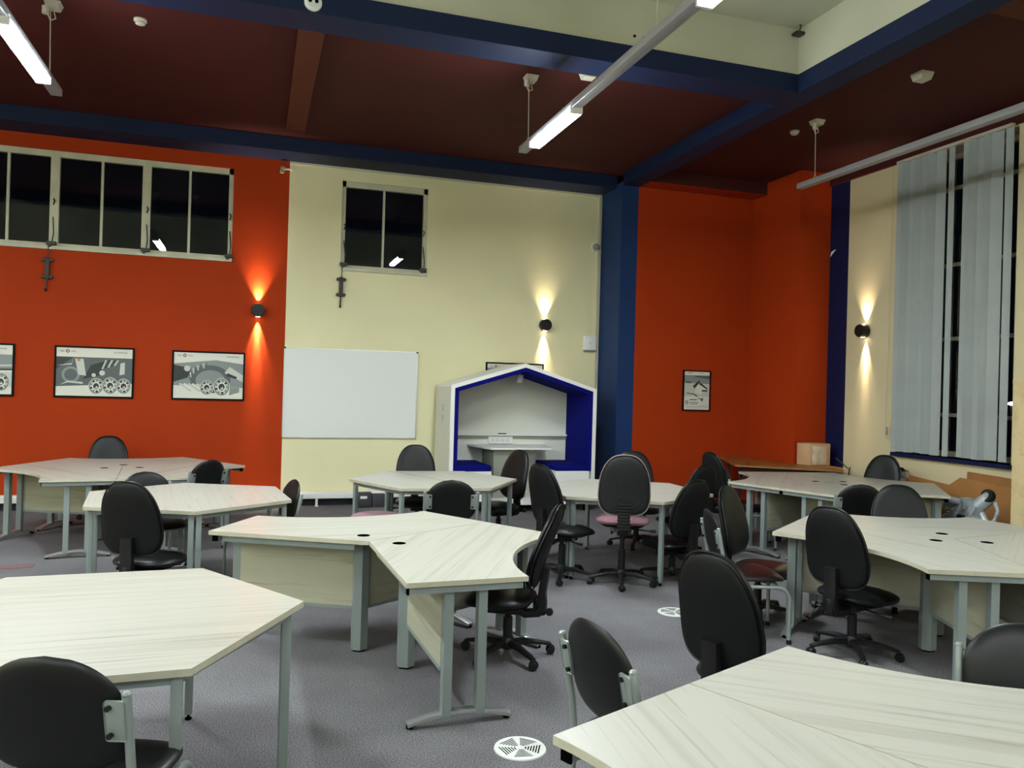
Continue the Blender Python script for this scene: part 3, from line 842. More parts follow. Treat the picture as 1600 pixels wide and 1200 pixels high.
# ------------------------------------------------------------------ desks
DESK_L, DESK_W, DESK_Z = 1.048, 0.625, 0.73
def desk(name, label, cx, cy, bis, group):
    t = thing(name, label, 'desk', (cx, cy, 0), R(bis - 90), group)
    L, W = DESK_L, DESK_W
    aR = Vector((math.cos(R(30)), math.sin(R(30)))); nR = Vector((-math.sin(R(30)), math.cos(R(30))))
    c1 = aR * L; c2 = aR * L + nR * W
    e = .002
    poly_ = [(0, e * 2)]
    poly_.append((c1.x - e * .5, c1.y + e)); poly_.append((c2.x, c2.y))
    sag = .17; half = c2.x; rad = (half * half + sag * sag) / (2 * sag); yc = c2.y - sag + rad
    a0 = math.asin(half / rad)
    for k in range(1, 20):
        a = a0 - 2 * a0 * k / 20
        poly_.append((rad * math.sin(a), yc - rad * math.cos(a)))
    poly_.append((-c2.x, c2.y)); poly_.append((-c1.x + e * .5, c1.y + e))
    mb = MB(ASH, ASHEDGE)
    vs = mb.prism(poly_, DESK_Z - .025, DESK_Z, ASH, ASHEDGE)
    mb.build('desktop', t, smooth=25)
    mb = MB(BLACK); mb.lathe([(.040, 0), (.040, .0012), (.001, .0014)], c=(0, .19, DESK_Z)); mb.build('cable_port', t)
    # centre post
    mb = MB(STEEL)
    mb.prism([(.055 * math.cos(R(30 + 60 * k)), .25 + .055 * math.sin(R(30 + 60 * k))) for k in range(6)], .012, DESK_Z - .025)
    po = mb.build('corner_post', t, smooth=0)
    mb = MB(BLACK); mb.prism([(.046 * math.cos(R(30 + 60 * k)), .25 + .046 * math.sin(R(30 + 60 * k))) for k in range(6)], 0, .012); mb.build('foot', po, smooth=0)
    for s in (1, -1):
        def P(al, la, z):   # along the arm, lateral into the desk, height
            v = aR * al + nR * la
            return Vector((s * v.x, v.y, z))
        def bar(mb, al0, al1, la0, la1, z0, z1, m=None):
            q = [P(al0, la0, 0), P(al1, la0, 0), P(al1, la1, 0), P(al0, la1, 0)]
            pts = [(v.x, v.y) for v in q]
            if s < 0: pts.reverse()
            mb.prism(pts, z0, z1, m)
        mb = MB(STEEL); bar(mb, .10, L - .08, .03, .06, DESK_Z - .065, DESK_Z - .026); mb.build('edge_rail', t, smooth=0)
        mb = MB(STEEL); bar(mb, L - .055, L - .02, .02, W - .02, DESK_Z - .062, DESK_Z - .026)
        for la in (.21, .385): bar(mb, L - .11, L - .055, la, la + .045, .045, DESK_Z - .026)
        leg = mb.build('leg', t, smooth=0)
        for e0, e1 in ((.012, .02), (W - .02, W - .012)):
            mb = MB(BLACK); bar(mb, L - .056, L - .019, e0, e1, DESK_Z - .064, DESK_Z - .0255); mb.build('end_cap', leg, smooth=0)
        mb = MB(SILVER)
        mb.tube([P(L - .0825, .04 + .53 * k / 12, .020 + .042 * math.sin(PI * k / 12)) for k in range(13)], .02, flat=(.055, .022), seg=12)
        for la in (.055, .555): mb.cyl(P(L - .0825, la, 0), P(L - .0825, la, .02), .018, BLACK, seg=10)
        mb.build('foot', leg)
        al0 = .125 + .05
        mb = MB(ASHP)
        q0, q1 = P(al0, .2165, 0), P(L - .11, .2165, 0)
        dv = (q1 - q0); ln = dv.length; ang = math.atan2(dv.y, dv.x)
        mb.box((0, -.009, .275), (ln, .009, DESK_Z - .027))
        pn = mb.build('modesty_panel', t, smooth=0); pn.location = (q0.x, q0.y, 0); pn.rotation_euler = (0, 0, ang)
        mb = MB(STEEL); mb.box((0, -.012, .255), (ln, .012, .275)); mb.build('bottom_rail', pn, smooth=0)
    return t

G = 'three-way desk cluster by the orange wall'
CL = dict(TL=(-1.29, 9.201, -84.6), A=(.677, 4.82, 32.0), G=(6.076, 7.256, 81.2), H=(4.566, 4.254, 7.9), I=(1.801, 1.34, 114.0))
def bis(k, n): return CL[k][2] + 60 + 120 * n
desk('workstation_desk', 'curved white ash desk at the front right of the far left cluster', *CL['TL'][:2], bis('TL', 0), G)
desk('workstation_desk', 'curved white ash desk nearest the orange wall in the far left cluster', *CL['TL'][:2], bis('TL', 1), G)
desk('workstation_desk', 'curved white ash desk at the left edge with its wood panel showing', *CL['TL'][:2], bis('TL', 2), G)
G = 'pair of curved desks in the middle foreground'
desk('workstation_desk', 'curved white ash desk in the middle, nearer one with the side-on chair', *CL['A'][:2], bis('A', 2), G)
desk('workstation_desk', 'curved white ash desk in the middle, farther one with wide modesty panel', *CL['A'][:2], bis('A', 0), G)
G = 'three-way desk cluster by the alcove'
desk('workstation_desk', 'curved white ash desk nearest the brown desk, in the far right cluster', *CL['G'][:2], bis('G', 0), G)
desk('workstation_desk', 'curved white ash desk at the front of the far right cluster', *CL['G'][:2], bis('G', 1), G)
desk('workstation_desk', 'curved white ash desk on the window side of the far right cluster', *CL['G'][:2], bis('G', 2), G)
G = 'three-way desk cluster at the right'
desk('workstation_desk', 'curved white ash desk at the right, rear one with two black chairs behind it', *CL['H'][:2], bis('H', 0), G)
desk('workstation_desk', 'curved white ash desk at the right, office chair tucked into its curve', *CL['H'][:2], bis('H', 1), G)
desk('workstation_desk', 'curved white ash desk at the right edge, nearest of its cluster of three', *CL['H'][:2], bis('H', 2), G)
G = 'desks in the near right corner'
desk('workstation_desk', 'curved white ash desk filling the bottom right corner, far one of the seam', *CL['I'][:2], bis('I', 2), G)
desk('workstation_desk', 'curved white ash desk at the bottom right, pointing at the floor vent', *CL['I'][:2], bis('I', 0), G)

def trapezoid(label, cx, cy, ang, group, s=.85):
    """half-hexagon table: long side on local y=0"""
    t = thing('trapezoid_table', label, 'table', (cx, cy, 0), R(ang), group)
    h = s * math.sin(R(60))
    e = .008 if 'booth' in group else .0003
    mb = MB(ASH, ASHEDGE); mb.prism([(-s + e, e), (s - e, e), (s / 2, h), (-s / 2, h)], DESK_Z - .025, DESK_Z, ASH, ASHEDGE); mb.build('tabletop', t, smooth=0)
    cor = [(-s + .072, .026), (s - .072, .026), (s / 2 - .045, h - .05), (-s / 2 + .045, h - .05)]
    mb = MB(STEEL)
    for a, b_ in zip(cor, cor[1:] + cor[:1]):
        a, b_ = Vector(a), Vector(b_); d = (b_ - a); n = Vector((-d.y, d.x)).normalized() * .012
        mb.prism([tuple(a - n), tuple(b_ - n), tuple(b_ + n), tuple(a + n)], DESK_Z - .062, DESK_Z - .026)
    mb.build('apron', t, smooth=0)
    for x_, y_ in cor:
        mb = MB(STEEL); mb.cbox((x_, y_, .365), (.038, .038, .675), b=.003); lg = mb.build('leg', t)
        mb = MB(BLACK); mb.cyl((x_, y_, 0), (x_, y_, .008), .016); mb.cyl((x_, y_, .008), (x_, y_, .028), .007); mb.build('foot', lg)
    return t
def hexagon(cx, cy, seam, labs, group):
    trapezoid(labs[0], cx, cy, seam, group); trapezoid(labs[1], cx, cy, seam + 180, group)
# seam angle: direction of the shared long side
hexagon(-.621, 3.525, 2.0, ('half-hexagon white ash table at the lower left, far half', 'half-hexagon white ash table at the lower left, near half behind the cut-off chair'), 'hexagon of two tables at the lower left')
hexagon(-.476, 6.935, 97.0, ('half-hexagon ash table in second row left, office chair before it', 'half-hexagon ash table in second row left, right of the seam'), 'hexagon of two tables second row left')
hexagon(1.756, 7.902, 116.1, ('half-hexagon ash table before the booth, on the near side of the seam', 'half-hexagon ash table before the booth, on the booth side of the seam'), 'hexagon of two tables before the booth')
hexagon(3.368, 6.95, 29.6, ('half-hexagon ash table behind the mauve seat, farther half towards the booth', 'half-hexagon ash table behind the mauve seat, nearer half with the single front leg'), 'hexagon of two tables around the mauve seat')

# brown desk in the alcove
t = thing('brown_desk', 'orange-brown beech wave-edged desk in the alcove corner with a cardboard box on it', 'desk', (6.65, 9.2, 0), R(-34))
def to_local(px, py, o=(6.65, 9.2), a=-34):
    dx, dy = px - o[0], py - o[1]
    c, s = math.cos(R(-a)), math.sin(R(-a))
    return (c * dx - s * dy, s * dx + c * dy)
bp = [(6.09, 9.17), (7.20, 8.43), (7.44, 8.72), (7.50, 9.28), (7.10, 9.31), (6.98, 9.55), (6.93, 9.95), (6.86, 10.38), (6.62, 10.40)]
bp = [to_local(*p) for p in bp]
mb = MB(BEECH); mb.prism(bp, .705, .73); mb.build('desktop', t, smooth=0)
for p in ((6.22, 9.25), (7.15, 8.58), (6.70, 10.25), (7.38, 9.15)):
    q = to_local(*p)
    mb = MB(PLASTIC); mb.cbox((q[0], q[1], .352), (.04, .04, .704)); mb.build('leg', t)
mb = MB(PLASTIC)
q0, q1 = to_local(6.22, 9.22), to_local(7.15, 8.6); mb.box((q0[0], q0[1] - .0, .66), (q1[0], q0[1] + .02, .70)); mb.build('rail', t, smooth=0)
mb = MB(BLACK); q = to_local(6.32, 9.22); mb.lathe([(.035, 0), (.035, .001), (.001, .0012)], c=(q[0], q[1] + .05, .73)); mb.build('cable_port', t)
q = to_local(7.42, 8.70); mb = MB(PALEBEECH); mb.cbox((q[0] - .05, q[1] - .02, .695), (.14, .08, .06), b=.004)
mb.build('end_block', t, smooth=0)

t = thing('cardboard_box', 'cardboard box wrapped in clear film standing on the brown desk', 'box', (7.30, 9.14, .7305), R(8))
mb = MB(CARDBOARD); mb.box((-.185, -.12, 0), (.185, .12, .295), b=.006); mb.build('carton', t)
mb = MB(mat('clear_film', (.62, .52, .40), .18, bump=(9, 1.0), noise=(7, .25), coat=.5)); mb.box((-.15, -.124, .02), (.11, -.119, .26), b=.002); mb.build('plastic_film', t)

# ------------------------------------------------------------------ chairs
CACHE = {}
def part(name, key, fn, parent, loc=None, rot=None):
    k = (name,) + tuple(key)
    if k not in CACHE:
        mb = MB(); fn(mb); CACHE[k] = mb.mesh(name)
    o = bpy.data.objects.new(name, CACHE[k]); COL.objects.link(o); o.parent = parent
    if loc is not None: o.location = loc
    if rot is not None: o.rotation_euler = rot
    return o
def sgnpow(v, p): return math.copysign(abs(v) ** p, v)

def office_chair(label, x, y, face, top=.98, lean=9, seat_m=None, back_m=None, base_rot=0, shell_m=None, group='black office chairs on castors', rim=None, ribs=False):
    """faces local +Y, y backwards is -Y; back top at height 'top'"""
    t = thing('office_chair', label, 'chair', (x, y, 0), R(face - 90), group)
    hs = round(top - .545, 3)
    sm, bk, sh = seat_m or VINYL, back_m or VINYL, shell_m or SHELL
    nm = (sm.name, bk.name, sh.name, rim.name if rim else '')
    # seat
    def seat(mb):
        def out(a): return (.235 * sgnpow(math.cos(a), .62) * (1 - .14 * max(0, -math.sin(a))), .215 * sgnpow(math.sin(a), .62))
        def place(u, v, w_):
            drop = -.035 * max(0, (v - .08) / .15) ** 2 if v > .08 else 0
            return Vector((u, v + .045, -.040 + w_ + drop - .02 * (abs(u) / .245) ** 3 * (1 if w_ < 0 else .3)))
        mb.pad(out, .042, place, sm, crown=.25)
    part('seat', nm[:1], seat, t, (0, 0, hs))
    def pan(mb):
        def out(a): return (.19 * sgnpow(math.cos(a), .7), .17 * sgnpow(math.sin(a), .7))
        mb.pad(out, .016, lambda u, v, w_: Vector((u, v + .03, -.082 + w_)), PLASTIC, n=28, M_=4)
    part('seat_pan', (), pan, t, (0, 0, hs))
    # backrest: egg outline, centre height .27 above its bottom
    def egg(a, k=1.0):
        c, s_ = math.cos(a), math.sin(a)
        v = .262 * (sgnpow(s_, .84) if s_ >= 0 else sgnpow(s_, .52))
        tp = (v + .262) / .524
        half = .226 * (1 - .21 * tp ** 1.7) * (1 - (.04 if s_ < 0 else 0) * (v / .262) ** 2)
        return (half * sgnpow(c, .72 if s_ >= 0 else .50) * k, v * k)
    la = R(lean)
    def bplace(off):
        def f(u, v, w_):
            curve = .10 * u * u / .05 * .5 + .0      # concave in plan
            lum = .02 * math.cos((v + .1) / .30 * PI)      # lumbar swell
            yy = off + w_ + curve * .45 + lum * .5
            zz = v
            return Vector((u, yy * math.cos(la) - zz * math.sin(la), zz * math.cos(la) + yy * math.sin(la)))
        return f
    bz = hs + .285; by = -.225
    part('backrest', (nm[1], lean), lambda mb: mb.pad(egg, .030, bplace(.012), bk, n=48, crown=.15), t, (0, by, bz))
    def shell(mb):
        mb.pad(lambda a: egg(a, .955), .020, bplace(-.018), sh, n=48, back=1.0, crown=.35)
        for r_ in ((.05,) if ribs else ()):
            pts = [bplace(-.040)(r_ * math.cos(R(a)), -.03 + r_ * math.sin(R(a)), 0) for a in range(20, 161, 14)]
            mb.tube(pts, .003, sh, seg=6)
        pts = [bplace(-.036)(.13 * math.cos(R(a)), -.10 + .10 * math.sin(R(a)), 0) for a in list(range(180, 250, 10))]
        if ribs: mb.tube(pts, .003, sh, seg=6)
        pts = [bplace(-.036)(.13 * math.cos(R(a)), -.10 + .10 * math.sin(R(a)), 0) for a in list(range(290, 361, 10))]
        if ribs: mb.tube(pts, .003, sh, seg=6)
    so = part('back_shell', (nm[2], lean), shell, t, (0, by, bz))
    def piping(mb):
        pts = [bplace(-.006)(*egg(2 * PI * k / 60, 1.004), 0) for k in range(61)]
        mb.tube(pts, .0055, rim or VINYL, seg=8)
    part('piping', (nm[3], lean), piping, so)
    def bracket(mb):
        z0_, z1_ = -.20, -.42
        top_ = bplace(-.052)(0, -.12, 0); low = bplace(-.058)(0, -.285, 0)
        path = [tuple(top_), tuple(low), (0, low.y - .008, -.36), (0, low.y + .02, -.415), (0, low.y + .10, -.425), (0, .16, -.40)]
        mb.tube(path, .02, PLASTIC, seg=12, flat=(.022, .104) if ribs else (.048, .085))
        if not ribs: mb.cbox((0, low.y + .012, -.37), (.062, .085, .12), PLASTIC, b=.02)
        for k in range(9 if ribs else 0):
            z = -.16 - k * .026
            yy = low.y - .006 + (0.02 if z > -.25 else 0) * (z + .25) / .1
            mb.cbox((0, low.y - .012 - (.0 if z < -.25 else (z + .25) * .12), z), (.110, .016, .012), PLASTIC, b=.003)
    part('back_bracket', (lean, ribs), bracket, t, (0, by, bz))
    def knob(mb):
        mb.lathe([(.008, -.05), (.008, -.012), (.022, -.012), (.024, 0), (.022, .012), (.001, .014)], m=PLASTIC, axis=(-1, 0, 0), seg=14)
    part('adjuster_knob', (), knob, t, (-.095, by - .045, bz - .38))
    def mech(mb):
        mb.cbox((0, .02, -.115), (.15, .20, .045), PLASTIC, b=.008)
        mb.tube([(.05, .0, -.115), (.16, -.02, -.12), (.235, -.02, -.125)], .007, PLASTIC)
        mb.lathe([(.012, 0), (.013, .05), (.001, .055)], c=(.235, -.02, -.125), axis=(1, 0, 0), m=PLASTIC, seg=10)
    part('mechanism', (), mech, t, (0, 0, hs))
    def lift(mb):
        mb.cyl((0, 0, .10), (0, 0, min(.30, hs - .17)), .030, PLASTIC); mb.cyl((0, 0, min(.30, hs - .17)), (0, 0, hs - .13), .020, PLASTIC)
    part('gas_lift', (hs,), lift, t)
    def hub(mb): mb.lathe([(.036, .055), (.046, .07), (.044, .10), (.034, .125), (.001, .127)], m=PLASTIC)
    part('base_hub', (), hub, t)
    for k in range(5):
        a = R(base_rot + 72 * k)
        def leg(mb):
            pts = [(.03, 0, .092), (.12, 0, .095), (.22, 0, .080), (.285, 0, .066)]
            ws = [(.036, .036), (.034, .032), (.028, .024), (.024, .018)]
            rings = []
            for p, (w_, h_) in zip(pts, ws):
                rings.append([mb.bm.verts.new((p[0], dy * w_ / 2 * 1.3, p[2] + dz * h_ / 2)) for dy, dz in ((-1, -1), (1, -1), (1.0, .3), (.5, 1), (-.5, 1), (-1.0, .3))])
            i = mb.mi(PLASTIC)
            for q, r_ in zip(rings, rings[1:]):
                for s in range(6): mb.bm.faces.new((q[s], q[(s + 1) % 6], r_[(s + 1) % 6], r_[s]))
            mb.bm.faces.new(rings[0]); mb.bm.faces.new(rings[-1])
        lg = part('base_leg', (), leg, t, (0, 0, 0), (0, 0, a))
        def castor(mb):
            for s in (-1, 1):
                mb.lathe([(.010, s * .003), (.0265, s * .004), (.0275, s * .012), (.024, s * .021), (.001, s * .023)] if s > 0 else
                         [(.001, -.023), (.024, -.021), (.0275, -.012), (.0265, -.004), (.010, -.003)], m=PLASTIC, axis=(0, 1, 0), seg=18)
            mb.lathe([(.030, -.006), (.030, .006), (.001, .006)], c=(.0, 0, .004), m=PLASTIC, axis=(0, 1, 0), seg=18)
            mb.cyl((-.012, 0, .02), (-.012, 0, .052), .007, PLASTIC, seg=8)
        part('castor', (), castor, lg, (.283, 0, .0285), (0, 0, R((k * 67 + base_rot * 3) % 120 - 60)))
    return t

def visitor_chair(label, x, y, face, seat_m=None, back_m=None, top=.90, group='black visitor chairs with silver legs'):
    t = thing('visitor_chair', label, 'chair', (x, y, 0), R(face - 90), group)
    sm, bk = seat_m or VINYL, back_m or VINYL
    t.scale = (1, 1, top / .90)
    def seat(mb):
        def out(a): return (.235 * sgnpow(math.cos(a), .6), .225 * sgnpow(math.sin(a), .6))
        mb.pad(out, .034, lambda u, v, w_: Vector((u, v, w_ - (.02 * ((v - .1) / .12) ** 2 if v > .1 else 0))), sm, crown=.3)
    part('seat', (sm.name, 'v'), seat, t, (0, .02, .445))
    def frame(mb):
        for yy in (-.15, .17): mb.cyl((-.20, yy, .40), (.20, yy, .40), .010, TUBEM, seg=10)
    part('seat_frame', (), frame, t)
    for s in (-1, 1):
        def fl(mb, s=s):
            pts = [(s * .215, .245, 0), (s * .215, .245, .30)]
            for q in range(1, 7):
                a = R(90 * q / 6)
                pts.append((s * .215, .245 - .09 * (1 - math.cos(a)), .30 + .09 * math.sin(a)))
            pts += [(s * .215, .0, .392), (s * .215, -.19, .392)]
            mb.tube(pts, .0135, TUBEM, seg=12)
        lg = part('leg', ('f', s), fl, t)
        part('foot', ('f',), lambda mb: mb.cyl((0, 0, 0), (0, 0, .03), .017, PLASTIC, seg=12), lg, (s * .215, .245, 0))
        def rl(mb, s=s):
            mb.tube([(s * .215, -.235, 0), (s * .215, -.20, .25), (s * .215, -.19, .40), (s * .218, -.205, .55), (s * .220, -.235, .70), (s * .220, -.252, .785)], .0135, TUBEM, seg=12)
            mb.lathe([(.0138, 0), (.0138, .004), (.009, .010), (.001, .011)], c=(s * .220, -.252, .785), m=TUBEM, seg=12)
        lg = part('leg', ('r', s), rl, t)
        part('foot', ('r',), lambda mb: mb.cyl((0, 0, 0), (0, .003, .03), .017, PLASTIC, seg=12), lg, (s * .215, -.235, 0))
        def clamp(mb, s=s):
            mb.cbox((s * .190, -.250, .710), (.06, .006, .125), TUBEM, b=.008, rot=Matrix.Rotation(R(12), 3, 'X'))
            for dz in (-.042, .042): mb.cyl((s * .176, -.253 - dz * .2, .710 + dz), (s * .176, -.266 - dz * .2, .710 + dz), .0085, PLASTIC, seg=12)
        part('back_clamp', (s,), clamp, t)
    # back pad: arched top, rounded lower corners
    def out(a):
        c, s_ = math.cos(a), math.sin(a)
        if s_ >= 0:
            u = .206 * sgnpow(c, .50); v = .115 * s_ ** .50 + .085 * (1 - (u / .206) ** 2)
        else:
            u = .206 * sgnpow(c, .50) * (1 - .10 * (-s_) ** 2); v = -.165 * (-s_) ** .55
        return (u, v)
    def place(u, v, w_):
        la = R(12)
        yy = w_ + .32 * u * u
        return Vector((u, yy * math.cos(la) - v * math.sin(la), v * math.cos(la) + yy * math.sin(la)))
    part('backrest', (bk.name, 'v'), lambda mb: mb.pad(out, .026, place, bk, n=56, crown=.25), t, (0, -.232, .700))
    return t

OC = 'black office chairs on castors'
def oc_at(label, px, py, top, face, **kw):
    """(px,py): ground position below the middle of the top edge of the backrest"""
    off = .225 + .262 * math.sin(R(kw.get('lean', 9))) + .0
    a = R(face)
    office_chair(label, px + off * math.cos(a), py + off * math.sin(a), face, top, **kw)
def vc_at(label, px, py, face, **kw):
    a = R(face)
    visitor_chair(label, px + .262 * math.cos(a), py + .262 * math.sin(a), face, **kw)
oc_at('black office chair seen from behind at the left, before the second-row table', -.80, 5.93, .97, 66, base_rot=20)
oc_at('black office chair by the orange wall facing us over the far left desks', -1.655, 10.68, .95, -82, back_m=VINYLG, base_rot=10)
oc_at('black office chair facing us between the whiteboard and the booth', 1.74, 8.86, 1.0, -95, back_m=VINYLG, base_rot=0)
oc_at('tall black office chair right of the table that stands before the booth', 2.75, 8.2, 1.0, 200, base_rot=40)
oc_at('narrow side-on black office chair left of the chair with the mauve seat', 2.37, 6.5, 1.02, 18, base_rot=30)
office_chair('office chair with mauve fabric seat, ribbed black back bracket and star base', 3.07, 6.30, 66, 1.14, seat_m=MAUVE, base_rot=-90, ribs=True, shell_m=mat('dark_grey_shell', (.014, .016, .016), .5, spec=.3, bump=(150, .1)), rim=mat('mauve_piping', (.22, .16, .16), .6))
oc_at('black office chair half hidden behind the chair with the mauve seat', 4.04, 8.07, 1.0, -105, back_m=VINYLG)
oc_at('black office chair right of the middle hexagon table, farther of two', 4.33, 7.03, .955, 108, base_rot=15, back_m=VINYLG)
oc_at('black office chair right of the middle hexagon table, nearer of two', 3.64, 6.05, .925, 106, base_rot=50)
oc_at('black office chair standing by the orange alcove wall between two desk groups', 4.98, 8.0, 1.0, 4, base_rot=10)
oc_at('office chair with an olive-black front and red-worn seat beside the silver-legged chair', 3.50, 5.38, .96, -55, back_m=VINYLG, seat_m=VINYLR, base_rot=25)
oc_at('large black office chair back standing behind the bottom right desk', 1.89, 3.01, .995, 20, base_rot=10)
oc_at('black office chair in side view tucked into the curve of the middle desk', 1.80, 4.60, .965, 152, base_rot=8, lean=15)
oc_at('black office chair facing us in front of the hardboard panels on the far right', 7.08, 7.6, 1.0, 200, back_m=VINYLG)
oc_at('black office chair facing us behind the rear desk of the right cluster', 5.15, 5.37, .95, 235, back_m=VINYLG)
oc_at('black office chair with its star base showing, tucked into the right-hand desk', 3.49, 4.19, .98, 17, base_rot=100)
vc_at('visitor chair at the right end of the far left desks, silver brackets to us', -.39, 8.25, 133)
vc_at('visitor chair behind the second-row table, only its grey-black top showing', -.906, 7.76, -62, back_m=VINYLG, top=.84)
vc_at('side-on visitor chair at the right end of the second-row table by the cream wall', .345, 7.0, 195, top=.85)
vc_at('visitor chair with its back to us in front of the table before the booth', 1.58, 6.46, 80)
vc_at('visitor chair with red-worn seat and silver legs left of the right-hand desk', 3.05, 4.90, -17, top=.87, seat_m=VINYLR)
vc_at('visitor chair turned sideways behind the bottom right desk, beside the floor vent', 1.12, 2.50, 9)
vc_at('visitor chair tucked in at the left curve of the far right cluster, mostly hidden', 5.02, 7.72, -28, back_m=VINYLG, top=.84)
vc_at('visitor chair with its back to us at the front of the far right cluster', 5.20, 5.86, 70)
vc_at('visitor chair cut off by the right edge of the photo', 2.63, 2.12, 225)
vc_at('visitor chair cut off by the bottom left corner with bolted silver bracket', -.53, 2.52, 72)
# stool with mauve seat
t = thing('mauve_stool', 'low round mauve seat showing under the left end of the table before the booth', 'stool', (1.13, 7.55, 0))
mb = MB(MAUVE); mb.pad(lambda a: (.24 * math.cos(a), .21 * math.sin(a)), .03, lambda u, v, w_: Vector((u, v, .43 + w_)), MAUVE, crown=.3); mb.build('seat', t)
mb = MB(PLASTIC); mb.cyl((0, 0, .05), (0, 0, .41), .025); mb.build('stem', t)
for k in range(5):
    a = R(72 * k)
    mb = MB(PLASTIC); mb.tube([(0, 0, .08), (.14 * math.cos(a), .14 * math.sin(a), .07), (.26 * math.cos(a), .26 * math.sin(a), .035)], .014); mb.cyl((.26 * math.cos(a), .26 * math.sin(a), 0), (.26 * math.cos(a), .26 * math.sin(a), .04), .018); mb.build('base_leg', t)

# ------------------------------------------------------------------ floor things
def floor_vent(x, y, rz, label):
    t = thing('floor_vent', label, 'floor vent', (x, y, 0), R(rz), 'round floor vents')
    mb = MB(VENT); mb.lathe([(.122, 0), (.120, .006), (.108, .009), (.104, .006), (.001, .006)], seg=48)
    for a in range(5):
        A = R(72 * a); c, s = math.cos(A), math.sin(A)
        mb.quad([(c * .012 - s * .003, s * .012 + c * .003, .0065), (c * .012 + s * .003, s * .012 - c * .003, .0065), (c * .1 + s * .003, s * .1 - c * .003, .0065), (c * .1 - s * .003, s * .1 + c * .003, .0065)])
    mb.lathe([(.016, .005), (.014, .008), (.001, .0085)], seg=16)
    mb.build('grille', t)
    mb = MB(BLACK)
    for a in range(5):
        A = R(72 * a + 36)
        for k in range(6):
            r_ = .026 + .0125 * k
            hl = r_ * math.tan(R(28)) * .92
            c, s = math.cos(A), math.sin(A)
            P = []
            for dr, dt in ((-.0032, -hl), (.0032, -hl), (.0032, hl), (-.0032, hl)):
                P.append((c * (r_ + dr) - s * dt, s * (r_ + dr) + c * dt, .0068))
            mb.quad(P)
    mb.build('slots', t, smooth=0)
floor_vent(1.22, 3.515, 10, 'round pale floor vent in the foreground beside the bottom right desk')
floor_vent(3.08, 5.40, 40, 'round pale floor vent half hidden by the large black chair back')
floor_vent(-.665, 7.76, 0, 'round pale floor vent under the second-row table at the left')
t = thing('black_case', 'dark grey case with a white label leaning on the skirting heater', 'case', (1.45, 10.86, 0), R(4))
mb = MB(DGREY); mb.box((-.095, -.03, .01), (.095, .06, .205), b=.008); mb.build('body', t)
mb = MB(WHITE); mb.box((-.06, -.033, .12), (.03, -.029, .155)); mb.build('label', t, smooth=0)
mb = MB(DGREY); mb.box((-.085, -.03, 0), (.085, .05, .18), b=.01)
o = mb.build('black_case', loc=(1.64, 10.88, 0)); tag(o, 'plain dark case beside the one with a white label', 'case')
mb = MB(mat('dull_red_mat', (.17, .09, .095), .9, noise=(20, .2))); mb.box((-.20, -.07, 0), (.16, .07, .004))
o = mb.build('floor_mat', loc=(-1.95, 7.9, 0)); o.rotation_euler = (0, 0, R(3)); tag(o, 'small dull red mat on the carpet at the left edge', 'mat')

# ------------------------------------------------------------------ right side clutter
t = thing('tall_cupboard', 'tall pale beech cupboard at the right edge of the photo', 'cupboard', (7.36, 5.55, 0))
mb = MB(PALEBEECH); mb.box((-.24, -.42, .06), (.24, .42, 1.86)); mb.build('carcass', t, smooth=0)
mb = MB(PALEBEECH); mb.box((-.255, -.435, 1.86), (.25, .435, 1.885)); mb.build('top', t, smooth=0)
mb = MB(BLACKBASE); mb.box((-.22, -.40, 0), (.23, .40, .06)); mb.build('plinth', t, smooth=0)
for s in (-1, 1):
    mb = MB(PALEBEECH); mb.box((-.258, min(0, s * .418) + (.002 if s > 0 else 0), .065), (-.24, max(0, s * .418) - (0 if s > 0 else .002), 1.855)); d = mb.build('door', t, smooth=0)
    mb = MB(ALU); mb.tube([(-.258, s * .04, 1.0), (-.28, s * .04, 1.02), (-.28, s * .04, 1.12), (-.258, s * .04, 1.14)], .005); mb.build('handle', d)
def leaning_board(pts, xw, label, m=HARDBOARD, lean=.05):
    mb = MB(m)
    zt = max(p[1] for p in pts)
    a = [mb.bm.verts.new((xw - lean * (1 - p[1] / zt) - .012, p[0], p[1])) for p in pts]
    b_ = [mb.bm.verts.new((xw - lean * (1 - p[1] / zt), p[0], p[1])) for p in pts]
    mb.bm.faces.new(a); mb.bm.faces.new(list(reversed(b_)))
    n = len(pts)
    for k in range(n): mb.bm.faces.new((a[k], a[(k + 1) % n], b_[(k + 1) % n], b_[k]))
    tag(mb.build('hardboard_panel', smooth=0), label, 'panel', 'hardboard panels leaning on the right wall')
leaning_board([(6.29, 0), (6.95, 0), (6.95, .875), (6.29, .855)], 7.628, 'tall hardboard panel next to the cupboard', m=mat('hardboard_dark', (.30, .13, .035), .6, noise=(3, .12)))
leaning_board([(6.33, 0), (7.75, 0), (7.75, .745), (7.16, .70), (7.02, .80), (6.33, .76)], 7.60, 'long hardboard panel with a notched top edge behind the metal machine part')
leaning_board([(7.80, 0), (8.52, 0), (8.42, .82), (7.80, .80)], 7.62, 'short hardboard panel behind the far chair by the window')
mb = MB(DARKMETAL); mb.tube([(7.60, 8.95, .0), (7.625, 8.83, .62), (7.61, 8.80, .70), (7.60, 9.06, .83)], .008); mb.tube([(7.61, 8.80, .70), (7.57, 8.74, .74)], .006)
tag(mb.build('bent_rod'), 'thin bent metal rod leaning on the cream wall beside the brown desk', 'rod')

